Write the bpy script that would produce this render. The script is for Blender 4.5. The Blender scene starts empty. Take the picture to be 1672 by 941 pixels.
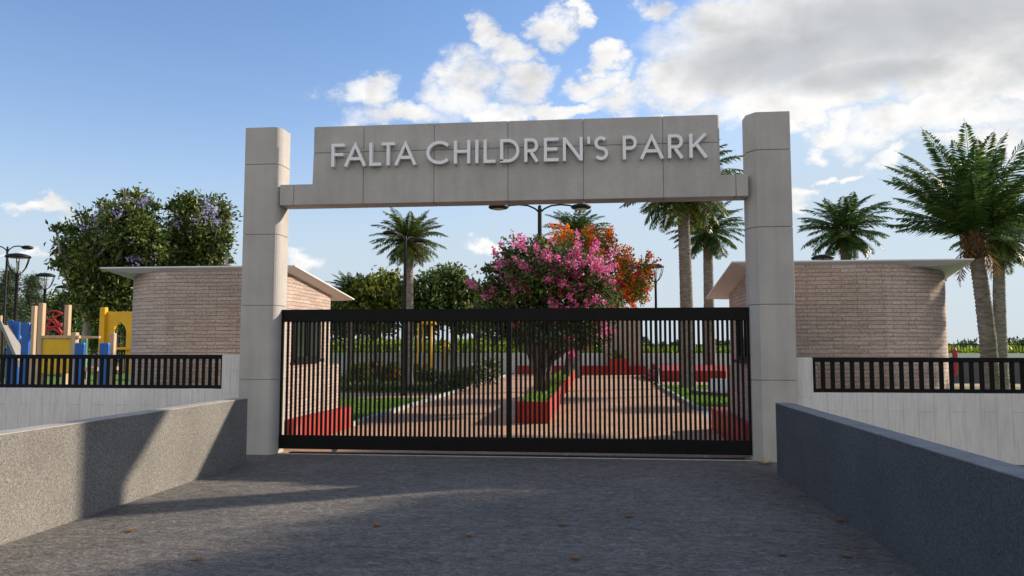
import bpy, bmesh, math, random
import numpy as np
from mathutils import Vector, Matrix

R = math.radians
S = bpy.context.scene
COL = S.collection
random.seed(7)

# ------------------------------------------------------------------ camera
CAM_H = 1.6
cam_d = bpy.data.cameras.new("camera")
cam = bpy.data.objects.new("camera", cam_d)
COL.objects.link(cam)
cam.location = (0, 0, CAM_H)
cam.rotation_euler = (R(90 + 4.44), 0, R(6.0))
cam_d.sensor_width = 36
cam_d.lens = 1255 / 1672 * 36
cam_d.clip_end = 5000
S.camera = cam

_f, _yaw, _pit = 1255.0, R(6.0), R(4.44)
_fw = Vector((-math.sin(_yaw) * math.cos(_pit), math.cos(_yaw) * math.cos(_pit), math.sin(_pit)))
_rt = Vector((math.cos(_yaw), math.sin(_yaw), 0))
_up = _rt.cross(_fw)
_C = Vector((0, 0, CAM_H))


def ray(x, y):
    return _fw + _rt * ((x - 836) / _f) - _up * ((y - 470.5) / _f)


def at(x, y, Y):
    """world point seen at photo pixel (x, y) at world depth Y"""
    r = ray(x, y)
    return _C + r * (Y / r.y)


def gnd(x, y, z=0.0):
    r = ray(x, y)
    return _C + r * ((z - CAM_H) / r.z)


# ------------------------------------------------------------------ materials
def new_mat(name):
    m = bpy.data.materials.new(name)
    m.use_nodes = True
    nt = m.node_tree
    return m, nt, nt.nodes, nt.links, nt.nodes["Principled BSDF"]


def N(nt, typ, **kw):
    n = nt.nodes.new(typ)
    for k, v in kw.items():
        if k in n.inputs:
            n.inputs[k].default_value = v
        else:
            setattr(n, k, v)
    return n


def ramp(nt, stops):
    n = nt.nodes.new("ShaderNodeValToRGB")
    cr = n.color_ramp
    while len(cr.elements) < len(stops):
        cr.elements.new(0.5)
    for e, (p, c) in zip(cr.elements, stops):
        e.position = p
        e.color = (c[0], c[1], c[2], 1)
    return n


def coords(nt, scale=(1, 1, 1), kind="Object"):
    tc = nt.nodes.new("ShaderNodeTexCoord")
    mp = nt.nodes.new("ShaderNodeMapping")
    mp.inputs["Scale"].default_value = scale
    nt.links.new(tc.outputs[kind], mp.inputs["Vector"])
    return mp.outputs["Vector"]


def noisy(name, c0, c1, scale=3.0, rough=0.8, bump=0.0, bscale=40.0, stretch=(1, 1, 1), fine=0.0, fscale=80.0, metallic=0.0,
          bdist=0.01, lo=0.3, hi=0.7, spec=0.4):
    """two-tone noise paint with an optional fine speckle and bump"""
    m, nt, nn, L, b = new_mat(name)
    v = coords(nt, stretch)
    n1 = N(nt, "ShaderNodeTexNoise", Scale=scale, Detail=6.0, Roughness=0.6)
    L.new(v, n1.inputs["Vector"])
    r1 = ramp(nt, [(lo, c0), (hi, c1)])
    L.new(n1.outputs["Fac"], r1.inputs["Fac"])
    col = r1.outputs["Color"]
    if fine > 0:
        n2 = N(nt, "ShaderNodeTexNoise", Scale=fscale, Detail=3.0, Roughness=0.7)
        L.new(v, n2.inputs["Vector"])
        r2 = ramp(nt, [(0.3, (1 - fine,) * 3), (0.7, (1 + fine * 0.6,) * 3)])
        L.new(n2.outputs["Fac"], r2.inputs["Fac"])
        mx = N(nt, "ShaderNodeMix", data_type="RGBA", blend_type="MULTIPLY")
        mx.inputs[0].default_value = 1.0
        L.new(col, mx.inputs[6])
        L.new(r2.outputs["Color"], mx.inputs[7])
        col = mx.outputs[2]
    L.new(col, b.inputs["Base Color"])
    b.inputs["Roughness"].default_value = rough
    b.inputs["Metallic"].default_value = metallic
    b.inputs["Specular IOR Level"].default_value = spec
    if bump > 0:
        n3 = N(nt, "ShaderNodeTexNoise", Scale=bscale, Detail=5.0, Roughness=0.65)
        L.new(v, n3.inputs["Vector"])
        bp = N(nt, "ShaderNodeBump", Strength=bump, Distance=bdist)
        L.new(n3.outputs["Fac"], bp.inputs["Height"])
        L.new(bp.outputs["Normal"], b.inputs["Normal"])
    return m


def leafy(name, dark, light, third=None, trans=0.22, rough=0.5):
    """leaf material: colour differs leaf by leaf, thin leaves let some light through"""
    m, nt, nn, L, b = new_mat(name)
    g = nn.new("ShaderNodeNewGeometry")
    stops = [(0.0, dark), (0.75, light)]
    if third:
        stops.append((1.0, third))
    r1 = ramp(nt, stops)
    L.new(g.outputs["Random Per Island"], r1.inputs["Fac"])
    L.new(r1.outputs["Color"], b.inputs["Base Color"])
    b.inputs["Roughness"].default_value = rough
    b.inputs["Specular IOR Level"].default_value = 0.3
    tr = nn.new("ShaderNodeBsdfTranslucent")
    hs = N(nt, "ShaderNodeHueSaturation", Saturation=1.05, Value=1.3)
    L.new(r1.outputs["Color"], hs.inputs["Color"])
    L.new(hs.outputs["Color"], tr.inputs["Color"])
    ms = nn.new("ShaderNodeMixShader")
    ms.inputs[0].default_value = trans
    L.new(b.outputs[0], ms.inputs[1])
    L.new(tr.outputs[0], ms.inputs[2])
    L.new(ms.outputs[0], nn["Material Output"].inputs["Surface"])
    return m


def pebbledash(name, dark, mid, light, bstr=0.9):
    m, nt, nn, L, b = new_mat(name)
    v = coords(nt)
    nz = N(nt, "ShaderNodeTexNoise", Scale=55.0, Detail=4.0, Roughness=0.7, Distortion=1.2)
    L.new(v, nz.inputs["Vector"])
    r1 = ramp(nt, [(0.32, dark), (0.5, mid), (0.68, light)])
    L.new(nz.outputs["Fac"], r1.inputs["Fac"])
    big = N(nt, "ShaderNodeTexNoise", Scale=1.3, Detail=5.0)
    L.new(v, big.inputs["Vector"])
    r2 = ramp(nt, [(0.3, (0.8, 0.8, 0.8)), (0.7, (1.1, 1.1, 1.1))])
    L.new(big.outputs["Fac"], r2.inputs["Fac"])
    mx = N(nt, "ShaderNodeMix", data_type="RGBA", blend_type="MULTIPLY")
    mx.inputs[0].default_value = 1.0
    L.new(r1.outputs["Color"], mx.inputs[6])
    L.new(r2.outputs["Color"], mx.inputs[7])
    L.new(mx.outputs[2], b.inputs["Base Color"])
    b.inputs["Roughness"].default_value = 0.9
    bp = N(nt, "ShaderNodeBump", Strength=bstr, Distance=0.012)
    L.new(nz.outputs["Fac"], bp.inputs["Height"])
    L.new(bp.outputs["Normal"], b.inputs["Normal"])
    return m


def mul(nt, a, b):
    mx = N(nt, "ShaderNodeMix", data_type="RGBA", blend_type="MULTIPLY")
    mx.inputs[0].default_value = 1.0
    nt.links.new(a, mx.inputs[6])
    nt.links.new(b, mx.inputs[7])
    return mx.outputs[2]


def noise_ramp(nt, v, scale, stops, detail=5.0, rough=0.6, dist=0.0):
    n = N(nt, "ShaderNodeTexNoise", Scale=scale, Detail=detail, Roughness=rough, Distortion=dist)
    nt.links.new(v, n.inputs["Vector"])
    r = ramp(nt, stops)
    nt.links.new(n.outputs["Fac"], r.inputs["Fac"])
    return r.outputs["Color"], n.outputs["Fac"]


def worm(nt, v, scale, dist, w):
    """thin wandering ridge lines: 1 on the line, 0 away from it"""
    n = N(nt, "ShaderNodeTexNoise", Scale=scale, Detail=2.0, Roughness=0.55, Distortion=dist)
    nt.links.new(v, n.inputs["Vector"])
    a = N(nt, "ShaderNodeMath", operation="SUBTRACT")
    a.inputs[1].default_value = 0.5
    nt.links.new(n.outputs["Fac"], a.inputs[0])
    b = N(nt, "ShaderNodeMath", operation="ABSOLUTE")
    nt.links.new(a.outputs[0], b.inputs[0])
    m = nt.nodes.new("ShaderNodeMapRange")
    m.interpolation_type = "SMOOTHSTEP"
    m.inputs["From Min"].default_value = 0.0
    m.inputs["From Max"].default_value = w
    m.inputs["To Min"].default_value = 1.0
    m.inputs["To Max"].default_value = 0.0
    nt.links.new(b.outputs[0], m.inputs["Value"])
    return m.outputs["Result"]


def asphalt_mat():
    m, nt, nn, L, b = new_mat("brushed_asphalt")
    v = coords(nt, (0.9, 1.5, 1.0))
    c1, f1 = noise_ramp(nt, v, 9.5, [(0.34, (0.062, 0.058, 0.054)), (0.5, (0.142, 0.135, 0.126)), (0.66, (0.255, 0.243, 0.228))], 6.0, 0.68, 1.8)
    c2, f2 = noise_ramp(nt, v, 0.5, [(0.3, (0.80, 0.79, 0.78)), (0.7, (1.22, 1.19, 1.15))])
    c3, f3 = noise_ramp(nt, v, 60.0, [(0.3, (0.7, 0.7, 0.7)), (0.7, (1.35, 1.35, 1.35))], 3.0, 0.7)
    wm = worm(nt, v, 8.0, 2.6, 0.035)
    gate_c, gate_f = noise_ramp(nt, v, 5.0, [(0.42, (0, 0, 0)), (0.6, (1, 1, 1))], 2.0)
    wmg = N(nt, "ShaderNodeMath", operation="MULTIPLY")
    L.new(wm, wmg.inputs[0])
    L.new(gate_c, wmg.inputs[1])
    mx = N(nt, "ShaderNodeMix", data_type="RGBA")
    L.new(wmg.outputs[0], mx.inputs[0])
    L.new(mul(nt, mul(nt, c1, c2), c3), mx.inputs[6])
    mx.inputs[7].default_value = (0.36, 0.35, 0.335, 1)
    L.new(mx.outputs[2], b.inputs["Base Color"])
    b.inputs["Roughness"].default_value = 0.7
    ad = N(nt, "ShaderNodeMath", operation="MULTIPLY_ADD")
    ad.inputs[1].default_value = 0.4
    L.new(wm, ad.inputs[0])
    L.new(f1, ad.inputs[2])
    bp = N(nt, "ShaderNodeBump", Strength=1.0, Distance=0.03)
    L.new(ad.outputs[0], bp.inputs["Height"])
    L.new(bp.outputs["Normal"], b.inputs["Normal"])
    return m


def concrete_mat():
    m, nt, nn, L, b = new_mat("fair_faced_concrete")
    v = coords(nt)
    vs_ = coords(nt, (3.0, 3.0, 0.22))
    c1, f1 = noise_ramp(nt, v, 1.7, [(0.3, (0.385, 0.37, 0.35)), (0.7, (0.465, 0.45, 0.425))])
    c2, f2 = noise_ramp(nt, vs_, 2.2, [(0.25, (0.90, 0.90, 0.89)), (0.6, (1.03, 1.03, 1.03))], 4.0)
    c3, f3 = noise_ramp(nt, v, 85.0, [(0.28, (0.80, 0.80, 0.80)), (0.72, (1.14, 1.14, 1.14))], 3.0, 0.7)
    # scattered blow holes
    vo = N(nt, "ShaderNodeTexVoronoi", Scale=16.0, Randomness=1.0)
    L.new(v, vo.inputs["Vector"])
    pit = ramp(nt, [(0.035, (0.45, 0.45, 0.45)), (0.075, (1, 1, 1))])
    L.new(vo.outputs["Distance"], pit.inputs["Fac"])
    L.new(mul(nt, mul(nt, mul(nt, c1, c2), c3), pit.outputs["Color"]), b.inputs["Base Color"])
    b.inputs["Roughness"].default_value = 0.85
    ad = N(nt, "ShaderNodeMath", operation="ADD")
    L.new(f3, ad.inputs[0])
    L.new(pit.outputs["Color"], ad.inputs[1])
    bp = N(nt, "ShaderNodeBump", Strength=0.3, Distance=0.004)
    L.new(ad.outputs[0], bp.inputs["Height"])
    L.new(bp.outputs["Normal"], b.inputs["Normal"])
    return m


def board_mat():
    """concrete cast against upright boards: fine vertical grain, board edges and butt joints as faint lines"""
    m, nt, nn, L, b = new_mat("board_marked_concrete")
    vs_ = coords(nt, (1, 1, 0.09))
    v = coords(nt)
    c1, f1 = noise_ramp(nt, vs_, 26.0, [(0.3, (0.60, 0.585, 0.565)), (0.7, (0.76, 0.745, 0.72))], 5.0, 0.65)
    c2, f2 = noise_ramp(nt, v, 1.4, [(0.3, (0.88, 0.88, 0.88)), (0.7, (1.04, 1.04, 1.04))])
    tc_ = nn.new("ShaderNodeTexCoord")
    sp = nn.new("ShaderNodeSeparateXYZ")
    L.new(tc_.outputs["Object"], sp.inputs[0])
    cb = nn.new("ShaderNodeCombineXYZ")
    L.new(sp.outputs[2], cb.inputs[0])
    L.new(sp.outputs[0], cb.inputs[1])
    br = N(nt, "ShaderNodeTexBrick", Scale=1.0)
    br.offset, br.offset_frequency = 0.43, 2
    br.inputs["Color1"].default_value = (0.985, 0.985, 0.985, 1)
    br.inputs["Color2"].default_value = (1.01, 1.01, 1.01, 1)
    br.inputs["Mortar"].default_value = (0.80, 0.80, 0.80, 1)
    br.inputs["Brick Width"].default_value = 1.25
    br.inputs["Row Height"].default_value = 0.205
    br.inputs["Mortar Size"].default_value = 0.0045
    L.new(cb.outputs[0], br.inputs["Vector"])
    L.new(mul(nt, mul(nt, c1, c2), br.outputs["Color"]), b.inputs["Base Color"])
    b.inputs["Roughness"].default_value = 0.9
    sb = N(nt, "ShaderNodeMath", operation="SUBTRACT")
    L.new(f1, sb.inputs[0])
    fm = N(nt, "ShaderNodeMath", operation="MULTIPLY")
    fm.inputs[1].default_value = 0.4
    L.new(br.outputs["Fac"], fm.inputs[0])
    L.new(fm.outputs[0], sb.inputs[1])
    bp = N(nt, "ShaderNodeBump", Strength=0.5, Distance=0.012)
    L.new(sb.outputs[0], bp.inputs["Height"])
    L.new(bp.outputs["Normal"], b.inputs["Normal"])
    return m


def brick_mat(name, c1, c2, mortar, w, h, ms, kind="UV", bump=0.6, freq=2, off=0.5, tone=0.3, dist=0.012):
    m, nt, nn, L, b = new_mat(name)
    v = coords(nt, (1, 1, 1), kind)
    # a slight waviness so the courses are not ruler-straight
    nw = N(nt, "ShaderNodeTexNoise", Scale=2.5, Detail=2.0)
    L.new(v, nw.inputs["Vector"])
    va = N(nt, "ShaderNodeVectorMath", operation="MULTIPLY_ADD")
    va.inputs[1].default_value = (0.015, 0.015, 0)
    L.new(nw.outputs["Color"], va.inputs[0])
    L.new(v, va.inputs[2])
    br = N(nt, "ShaderNodeTexBrick", Scale=1.0)
    br.offset, br.offset_frequency = off, freq
    br.inputs["Color1"].default_value = (*c1, 1)
    br.inputs["Color2"].default_value = (*c2, 1)
    br.inputs["Mortar"].default_value = (*mortar, 1)
    br.inputs["Brick Width"].default_value = w
    br.inputs["Row Height"].default_value = h
    br.inputs["Mortar Size"].default_value = ms
    br.inputs["Mortar Smooth"].default_value = 0.3
    L.new(va.outputs[0], br.inputs["Vector"])
    n1 = N(nt, "ShaderNodeTexNoise", Scale=28.0, Detail=6.0, Roughness=0.7)
    L.new(v, n1.inputs["Vector"])
    r1 = ramp(nt, [(0.3, (1 - tone,) * 3), (0.7, (1 + tone * 0.7,) * 3)])
    L.new(n1.outputs["Fac"], r1.inputs["Fac"])
    n2 = N(nt, "ShaderNodeTexNoise", Scale=0.9, Detail=5.0)
    L.new(v, n2.inputs["Vector"])
    r2 = ramp(nt, [(0.3, (0.86, 0.86, 0.88)), (0.7, (1.1, 1.08, 1.06))])
    L.new(n2.outputs["Fac"], r2.inputs["Fac"])
    mx = N(nt, "ShaderNodeMix", data_type="RGBA", blend_type="MULTIPLY")
    mx.inputs[0].default_value = 1.0
    L.new(br.outputs["Color"], mx.inputs[6])
    L.new(r1.outputs["Color"], mx.inputs[7])
    mx2 = N(nt, "ShaderNodeMix", data_type="RGBA", blend_type="MULTIPLY")
    mx2.inputs[0].default_value = 1.0
    L.new(mx.outputs[2], mx2.inputs[6])
    L.new(r2.outputs["Color"], mx2.inputs[7])
    vst = coords(nt, (1.0, 16.0, 1.0), kind)
    c5, f5 = noise_ramp(nt, vst, 1.6, [(0.32, (0.74, 0.74, 0.74)), (0.5, (1.0, 1.0, 1.0)), (0.7, (1.12, 1.12, 1.12))], 4.0, 0.7)
    L.new(mul(nt, mx2.outputs[2], c5) if kind == "UV" else mx2.outputs[2], b.inputs["Base Color"])
    b.inputs["Roughness"].default_value = 0.88
    sb = N(nt, "ShaderNodeMath", operation="SUBTRACT")
    ml = N(nt, "ShaderNodeMath", operation="MULTIPLY")
    ml.inputs[1].default_value = 0.6
    L.new(n1.outputs["Fac"], ml.inputs[0])
    L.new(ml.outputs[0], sb.inputs[0])
    L.new(br.outputs["Fac"], sb.inputs[1])
    bp = N(nt, "ShaderNodeBump", Strength=bump, Distance=dist)
    L.new(sb.outputs[0], bp.inputs["Height"])
    L.new(bp.outputs["Normal"], b.inputs["Normal"])
    return m


def paint(name, c, rough=0.45, metallic=0.0, var=0.12, bump=0.08):
    lo = tuple(x * (1 - var) for x in c)
    hi = tuple(min(1, x * (1 + var)) for x in c)
    return noisy(name, lo, hi, scale=4.0, rough=rough, bump=bump, bscale=60, metallic=metallic, bdist=0.004)


M = {}
M["concrete"] = concrete_mat()
M["board"] = board_mat()
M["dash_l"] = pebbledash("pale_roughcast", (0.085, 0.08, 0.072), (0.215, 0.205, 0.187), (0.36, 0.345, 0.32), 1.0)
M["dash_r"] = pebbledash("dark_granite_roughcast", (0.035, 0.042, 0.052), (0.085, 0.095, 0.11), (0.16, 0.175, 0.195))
M["asphalt"] = asphalt_mat()
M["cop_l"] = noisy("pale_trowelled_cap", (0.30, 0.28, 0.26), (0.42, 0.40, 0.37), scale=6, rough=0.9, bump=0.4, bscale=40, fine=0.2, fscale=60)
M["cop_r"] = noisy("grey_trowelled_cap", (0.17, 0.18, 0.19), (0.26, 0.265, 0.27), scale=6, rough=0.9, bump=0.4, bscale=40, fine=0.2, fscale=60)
M["brick"] = brick_mat("thin_stacked_brick", (0.43, 0.335, 0.28), (0.53, 0.43, 0.365), (0.27, 0.195, 0.16), 0.37, 0.061, 0.0042, tone=0.42, off=0.37, freq=2, bump=0.8)
M["paver"] = brick_mat("red_clay_paver", (0.43, 0.245, 0.145), (0.56, 0.345, 0.21), (0.25, 0.165, 0.115), 0.2, 0.1, 0.008, kind="Object", tone=0.3, bump=0.5)
M["paver2"] = brick_mat("dull_red_path_paver", (0.42, 0.24, 0.17), (0.52, 0.32, 0.23), (0.17, 0.11, 0.085), 0.2, 0.1, 0.008, kind="Object", tone=0.3, bump=0.5)
M["red"] = noisy("red_masonry_paint", (0.33, 0.018, 0.012), (0.44, 0.03, 0.018), scale=2.5, rough=0.55, bump=0.15, bscale=40, fine=0.12, fscale=30, bdist=0.004)
M["white"] = noisy("worn_white_paint", (0.30, 0.30, 0.29), (0.46, 0.46, 0.445), scale=5, rough=0.7, bump=0.15, bscale=30, bdist=0.004)
M["roof"] = noisy("white_roof_sheet", (0.72, 0.72, 0.71), (0.82, 0.82, 0.81), scale=1.5, rough=0.5, bump=0.0)
M["black"] = noisy("black_powder_coat", (0.0025, 0.0025, 0.003), (0.006, 0.006, 0.0065), scale=6, rough=0.6, bump=0.12, bscale=90, bdist=0.003, spec=0.18)
M["blackl"] = noisy("black_lamp_paint", (0.005, 0.005, 0.006), (0.011, 0.011, 0.012), scale=6, rough=0.5, spec=0.25)
M["letter"] = noisy("brushed_aluminium_letter", (0.78, 0.78, 0.79), (0.86, 0.86, 0.87), scale=12, rough=0.4, metallic=0.0, bump=0.05, bscale=80)
M["wall_pale"] = noisy("pale_rendered_wall", (0.56, 0.56, 0.57), (0.68, 0.68, 0.69), scale=1.2, rough=0.9, fine=0.06, fscale=20)
M["wall_dark"] = noisy("dark_grey_render", (0.075, 0.08, 0.085), (0.10, 0.105, 0.11), scale=1.2, rough=0.9, fine=0.08, fscale=20)
M["soil"] = noisy("dry_soil", (0.10, 0.075, 0.05), (0.17, 0.13, 0.09), scale=3, rough=0.95, bump=0.5, bscale=20, fine=0.25, fscale=40)
M["sand"] = noisy("orange_sand", (0.50, 0.32, 0.17), (0.62, 0.42, 0.25), scale=3, rough=0.95, bump=0.3, bscale=20)
M["pale_blue"] = noisy("pale_blue_rubber", (0.42, 0.52, 0.60), (0.52, 0.62, 0.70), scale=3, rough=0.6)
M["grass_g"] = noisy("lawn_ground", (0.075, 0.16, 0.02), (0.13, 0.24, 0.04), scale=2.2, rough=0.95, bump=0.6, bscale=60, fine=0.35, fscale=90)
M["land"] = noisy("distant_grassland", (0.05, 0.085, 0.02), (0.10, 0.12, 0.04), scale=0.05, rough=0.95, fine=0.2, fscale=2)
M["grass"] = leafy("grass_blade", (0.08, 0.19, 0.018), (0.17, 0.33, 0.04), (0.27, 0.36, 0.07), trans=0.3)
M["leaf_d"] = leafy("dark_green_leaf", (0.022, 0.056, 0.014), (0.08, 0.145, 0.03), (0.20, 0.24, 0.06))
M["leaf_j"] = leafy("tree_leaf", (0.026, 0.06, 0.015), (0.11, 0.165, 0.036), (0.36, 0.34, 0.10))
M["leaf_b"] = leafy("background_leaf", (0.026, 0.06, 0.018), (0.08, 0.13, 0.03), (0.20, 0.22, 0.06))
M["leaf_y"] = leafy("yellow_green_leaf", (0.06, 0.095, 0.014), (0.17, 0.20, 0.03), (0.34, 0.30, 0.06))
M["leaf_p"] = leafy("conifer_needle", (0.035, 0.065, 0.034), (0.09, 0.135, 0.07), (0.17, 0.20, 0.11))
M["crop"] = leafy("crop_leaf", (0.10, 0.17, 0.015), (0.20, 0.29, 0.03), (0.30, 0.36, 0.06), trans=0.4)
M["frond"] = leafy("palm_leaflet", (0.022, 0.058, 0.016), (0.07, 0.135, 0.034), (0.20, 0.24, 0.065), trans=0.25, rough=0.4)
M["frond2"] = leafy("palm_leaflet_olive", (0.036, 0.07, 0.016), (0.11, 0.155, 0.034), (0.26, 0.26, 0.07), trans=0.25, rough=0.4)
M["dry"] = leafy("dry_palm_frond", (0.12, 0.06, 0.02), (0.24, 0.13, 0.045), (0.36, 0.20, 0.07), trans=0.2)
M["boot"] = leafy("palm_leaf_base", (0.07, 0.04, 0.02), (0.16, 0.095, 0.045), (0.24, 0.14, 0.06), trans=0.0, rough=0.9)
M["pink"] = leafy("pink_bract", (0.52, 0.09, 0.25), (0.72, 0.20, 0.42), (0.82, 0.42, 0.62), trans=0.4)
M["crimson"] = leafy("crimson_bract", (0.36, 0.015, 0.05), (0.50, 0.04, 0.10), (0.6, 0.10, 0.2), trans=0.4)
M["orange"] = leafy("orange_bract", (0.62, 0.09, 0.02), (0.80, 0.24, 0.04), (0.82, 0.42, 0.09), trans=0.4)
M["violet"] = leafy("violet_blossom", (0.26, 0.25, 0.48), (0.42, 0.40, 0.66), (0.60, 0.58, 0.78), trans=0.3)
M["whitefl"] = leafy("white_blossom", (0.55, 0.55, 0.5), (0.72, 0.72, 0.68), (0.8, 0.8, 0.78), trans=0.3)
M["bark"] = noisy("grey_brown_bark", (0.07, 0.052, 0.038), (0.19, 0.15, 0.115), scale=7, rough=0.95, bump=0.9, bscale=14, stretch=(1, 1, 0.25), bdist=0.03)
M["bark_pale"] = noisy("pale_bark", (0.20, 0.175, 0.145), (0.36, 0.33, 0.28), scale=6, rough=0.95, bump=0.7, bscale=14, stretch=(1, 1, 0.4), bdist=0.02)
M["palm_bark"] = noisy("ringed_palm_bark", (0.11, 0.095, 0.08), (0.34, 0.30, 0.26), scale=9, rough=0.95, bump=0.9, bscale=16, stretch=(0.5, 0.5, 2.2), bdist=0.03, fine=0.25, fscale=40)
M["wood"] = noisy("pale_timber", (0.40, 0.27, 0.165), (0.55, 0.40, 0.27), scale=5, rough=0.7, stretch=(4, 4, 0.4), bump=0.15, bscale=20)
M["yellow"] = paint("yellow_play_panel", (0.70, 0.40, 0.015), 0.4)
M["blue"] = paint("blue_play_panel", (0.012, 0.10, 0.42), 0.4)
M["redp"] = paint("red_play_tube", (0.42, 0.022, 0.03), 0.4)
M["grey_slide"] = paint("grey_slide_steel", (0.24, 0.235, 0.225), 0.5, metallic=0.2)
M["green_panel"] = paint("green_play_panel", (0.10, 0.30, 0.16), 0.4)
M["dleaf"] = noisy("dry_leaf_brown", (0.16, 0.075, 0.02), (0.36, 0.19, 0.055), scale=20, rough=0.8)
M["dleaf2"] = noisy("dry_leaf_tan", (0.32, 0.20, 0.07), (0.46, 0.31, 0.12), scale=20, rough=0.8)
M["steel"] = paint("galvanised_steel", (0.25, 0.25, 0.26), 0.4, metallic=0.7)


def glass_mat(name, c, rough=0.06):
    m, nt, nn, L, b = new_mat(name)
    b.inputs["Base Color"].default_value = (*c, 1)
    b.inputs["Roughness"].default_value = rough
    b.inputs["Specular IOR Level"].default_value = 0.8
    return m


M["glass"] = glass_mat("dark_window_glass", (0.03, 0.045, 0.035))


def lamp_glass():
    m, nt, nn, L, b = new_mat("clear_lamp_glass")
    b.inputs["Base Color"].default_value = (0.9, 0.92, 0.94, 1)
    b.inputs["Roughness"].default_value = 0.1
    b.inputs["Alpha"].default_value = 0.07
    return m


M["lglass"] = lamp_glass()
M["bulb"] = paint("lamp_lens", (0.55, 0.53, 0.48), 0.3)


# ------------------------------------------------------------------ object helpers
def tag(o, label=None, cat=None, group=None, kind=None):
    if label:
        o["label"] = label
    if cat:
        o["category"] = cat
    if group:
        o["group"] = group
    if kind:
        o["kind"] = kind
    return o


def thing(name, loc, label, cat, group=None, rz=0.0, scale=1.0):
    o = bpy.data.objects.new(name, None)
    COL.objects.link(o)
    o.empty_display_size = 0.2
    o.location = loc
    o.rotation_euler = (0, 0, rz)
    o.scale = (scale,) * 3
    return tag(o, label, cat, group)


def kids(o):
    return [c for c in bpy.data.objects if c.parent == o]


def copy_tree(o, parent=None):
    c = o.copy()
    COL.objects.link(c)
    c.parent = parent
    for ch in kids(o):
        copy_tree(ch, c)
    return c


class MB:
    def __init__(s):
        s.v, s.f, s.sm = [], [], []

    def add(s, v, f, smooth=False):
        n = len(s.v)
        s.v += [tuple(p) for p in v]
        s.f += [tuple(i + n for i in q) for q in f]
        s.sm += [smooth] * len(f)
        return s

    def box(s, x0, x1, y0, y1, z0, z1):
        v = [(x, y, z) for z in (z0, z1) for y in (y0, y1) for x in (x0, x1)]
        return s.add(v, [(0, 2, 3, 1), (4, 5, 7, 6), (0, 1, 5, 4), (2, 6, 7, 3), (0, 4, 6, 2), (1, 3, 7, 5)])

    def prism(s, poly, a, b, axis="z", smooth=False):
        """poly: 2-D outline, counter-clockwise; extruded from a to b along axis"""
        n = len(poly)

        def P(p, t):
            if axis == "z":
                return (p[0], p[1], t)
            if axis == "y":
                return (p[0], t, p[1])
            return (t, p[0], p[1])
        v = [P(p, a) for p in poly] + [P(p, b) for p in poly]
        f = [(i, (i + 1) % n, n + (i + 1) % n, n + i) for i in range(n)]
        s.add(v, f, smooth)
        m = len(s.v) - 2 * n
        s.f += [tuple(m + i for i in reversed(range(n))), tuple(m + n + i for i in range(n))]
        s.sm += [False, False]
        return s

    def tube(s, path, rad, seg=8, caps=True):
        path = [Vector(p) for p in path]
        n = len(path)
        if not hasattr(rad, "__len__"):
            rad = [rad] * n
        v, f = [], []
        ref = None
        for i, p in enumerate(path):
            t = (path[min(i + 1, n - 1)] - path[max(i - 1, 0)]).normalized()
            if ref is None:
                ref = Vector((1, 0, 0)) if abs(t.x) < 0.9 else Vector((0, 1, 0))
            a = (ref - t * ref.dot(t)).normalized()
            ref = a
            c = t.cross(a)
            for k in range(seg):
                th = 2 * math.pi * k / seg
                v.append(p + (a * math.cos(th) + c * math.sin(th)) * rad[i])
        for i in range(n - 1):
            for k in range(seg):
                f.append((i * seg + k, i * seg + (k + 1) % seg, (i + 1) * seg + (k + 1) % seg, (i + 1) * seg + k))
        s.add(v, f, True)
        if caps:
            m = len(s.v) - n * seg
            s.f += [tuple(m + k for k in reversed(range(seg))), tuple(m + (n - 1) * seg + k for k in range(seg))]
            s.sm += [False, False]
        return s

    def lathe(s, prof, seg=20, c=(0, 0, 0), smooth=True):
        """prof: (radius, z) from bottom to top"""
        v, f = [], []
        for r, z in prof:
            for k in range(seg):
                a = 2 * math.pi * k / seg
                v.append((c[0] + r * math.cos(a), c[1] + r * math.sin(a), c[2] + z))
        for i in range(len(prof) - 1):
            for k in range(seg):
                f.append((i * seg + k, i * seg + (k + 1) % seg, (i + 1) * seg + (k + 1) % seg, (i + 1) * seg + k))
        s.add(v, f, smooth)
        m = len(s.v) - len(prof) * seg
        s.f += [tuple(m + k for k in reversed(range(seg))), tuple(m + (len(prof) - 1) * seg + k for k in range(seg))]
        s.sm += [False, False]
        return s

    def build(s, name, mat, parent=None, bevel=0.0, bseg=1, world=False, uvarc=False):
        """link as one mesh object; world=True: the vertices are world positions even though the parent stands elsewhere"""
        me = bpy.data.meshes.new(name)
        v = s.v
        if world and parent is not None:
            w = Vector((0, 0, 0))
            q = parent
            while q is not None:
                w += Vector(q.location)
                q = q.parent
            v = [(p[0] - w.x, p[1] - w.y, p[2] - w.z) for p in v]
        me.from_pydata(v, [], s.f)
        me.polygons.foreach_set("use_smooth", s.sm)
        if bevel > 0:
            bm = bmesh.new()
            bm.from_mesh(me)
            bmesh.ops.remove_doubles(bm, verts=bm.verts, dist=1e-6)
            ed = [e for e in bm.edges if len(e.link_faces) == 2 and e.calc_face_angle(0) > R(25)]
            bmesh.ops.bevel(bm, geom=ed, offset=bevel, offset_type="OFFSET", segments=bseg, profile=0.6, affect="EDGES", clamp_overlap=True)
            bm.to_mesh(me)
            bm.free()
        me.materials.append(mat)
        me.update()
        o = bpy.data.objects.new(name, me)
        COL.objects.link(o)
        o.parent = parent
        return o


def structure(o):
    o["kind"] = "structure"
    return o


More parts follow.
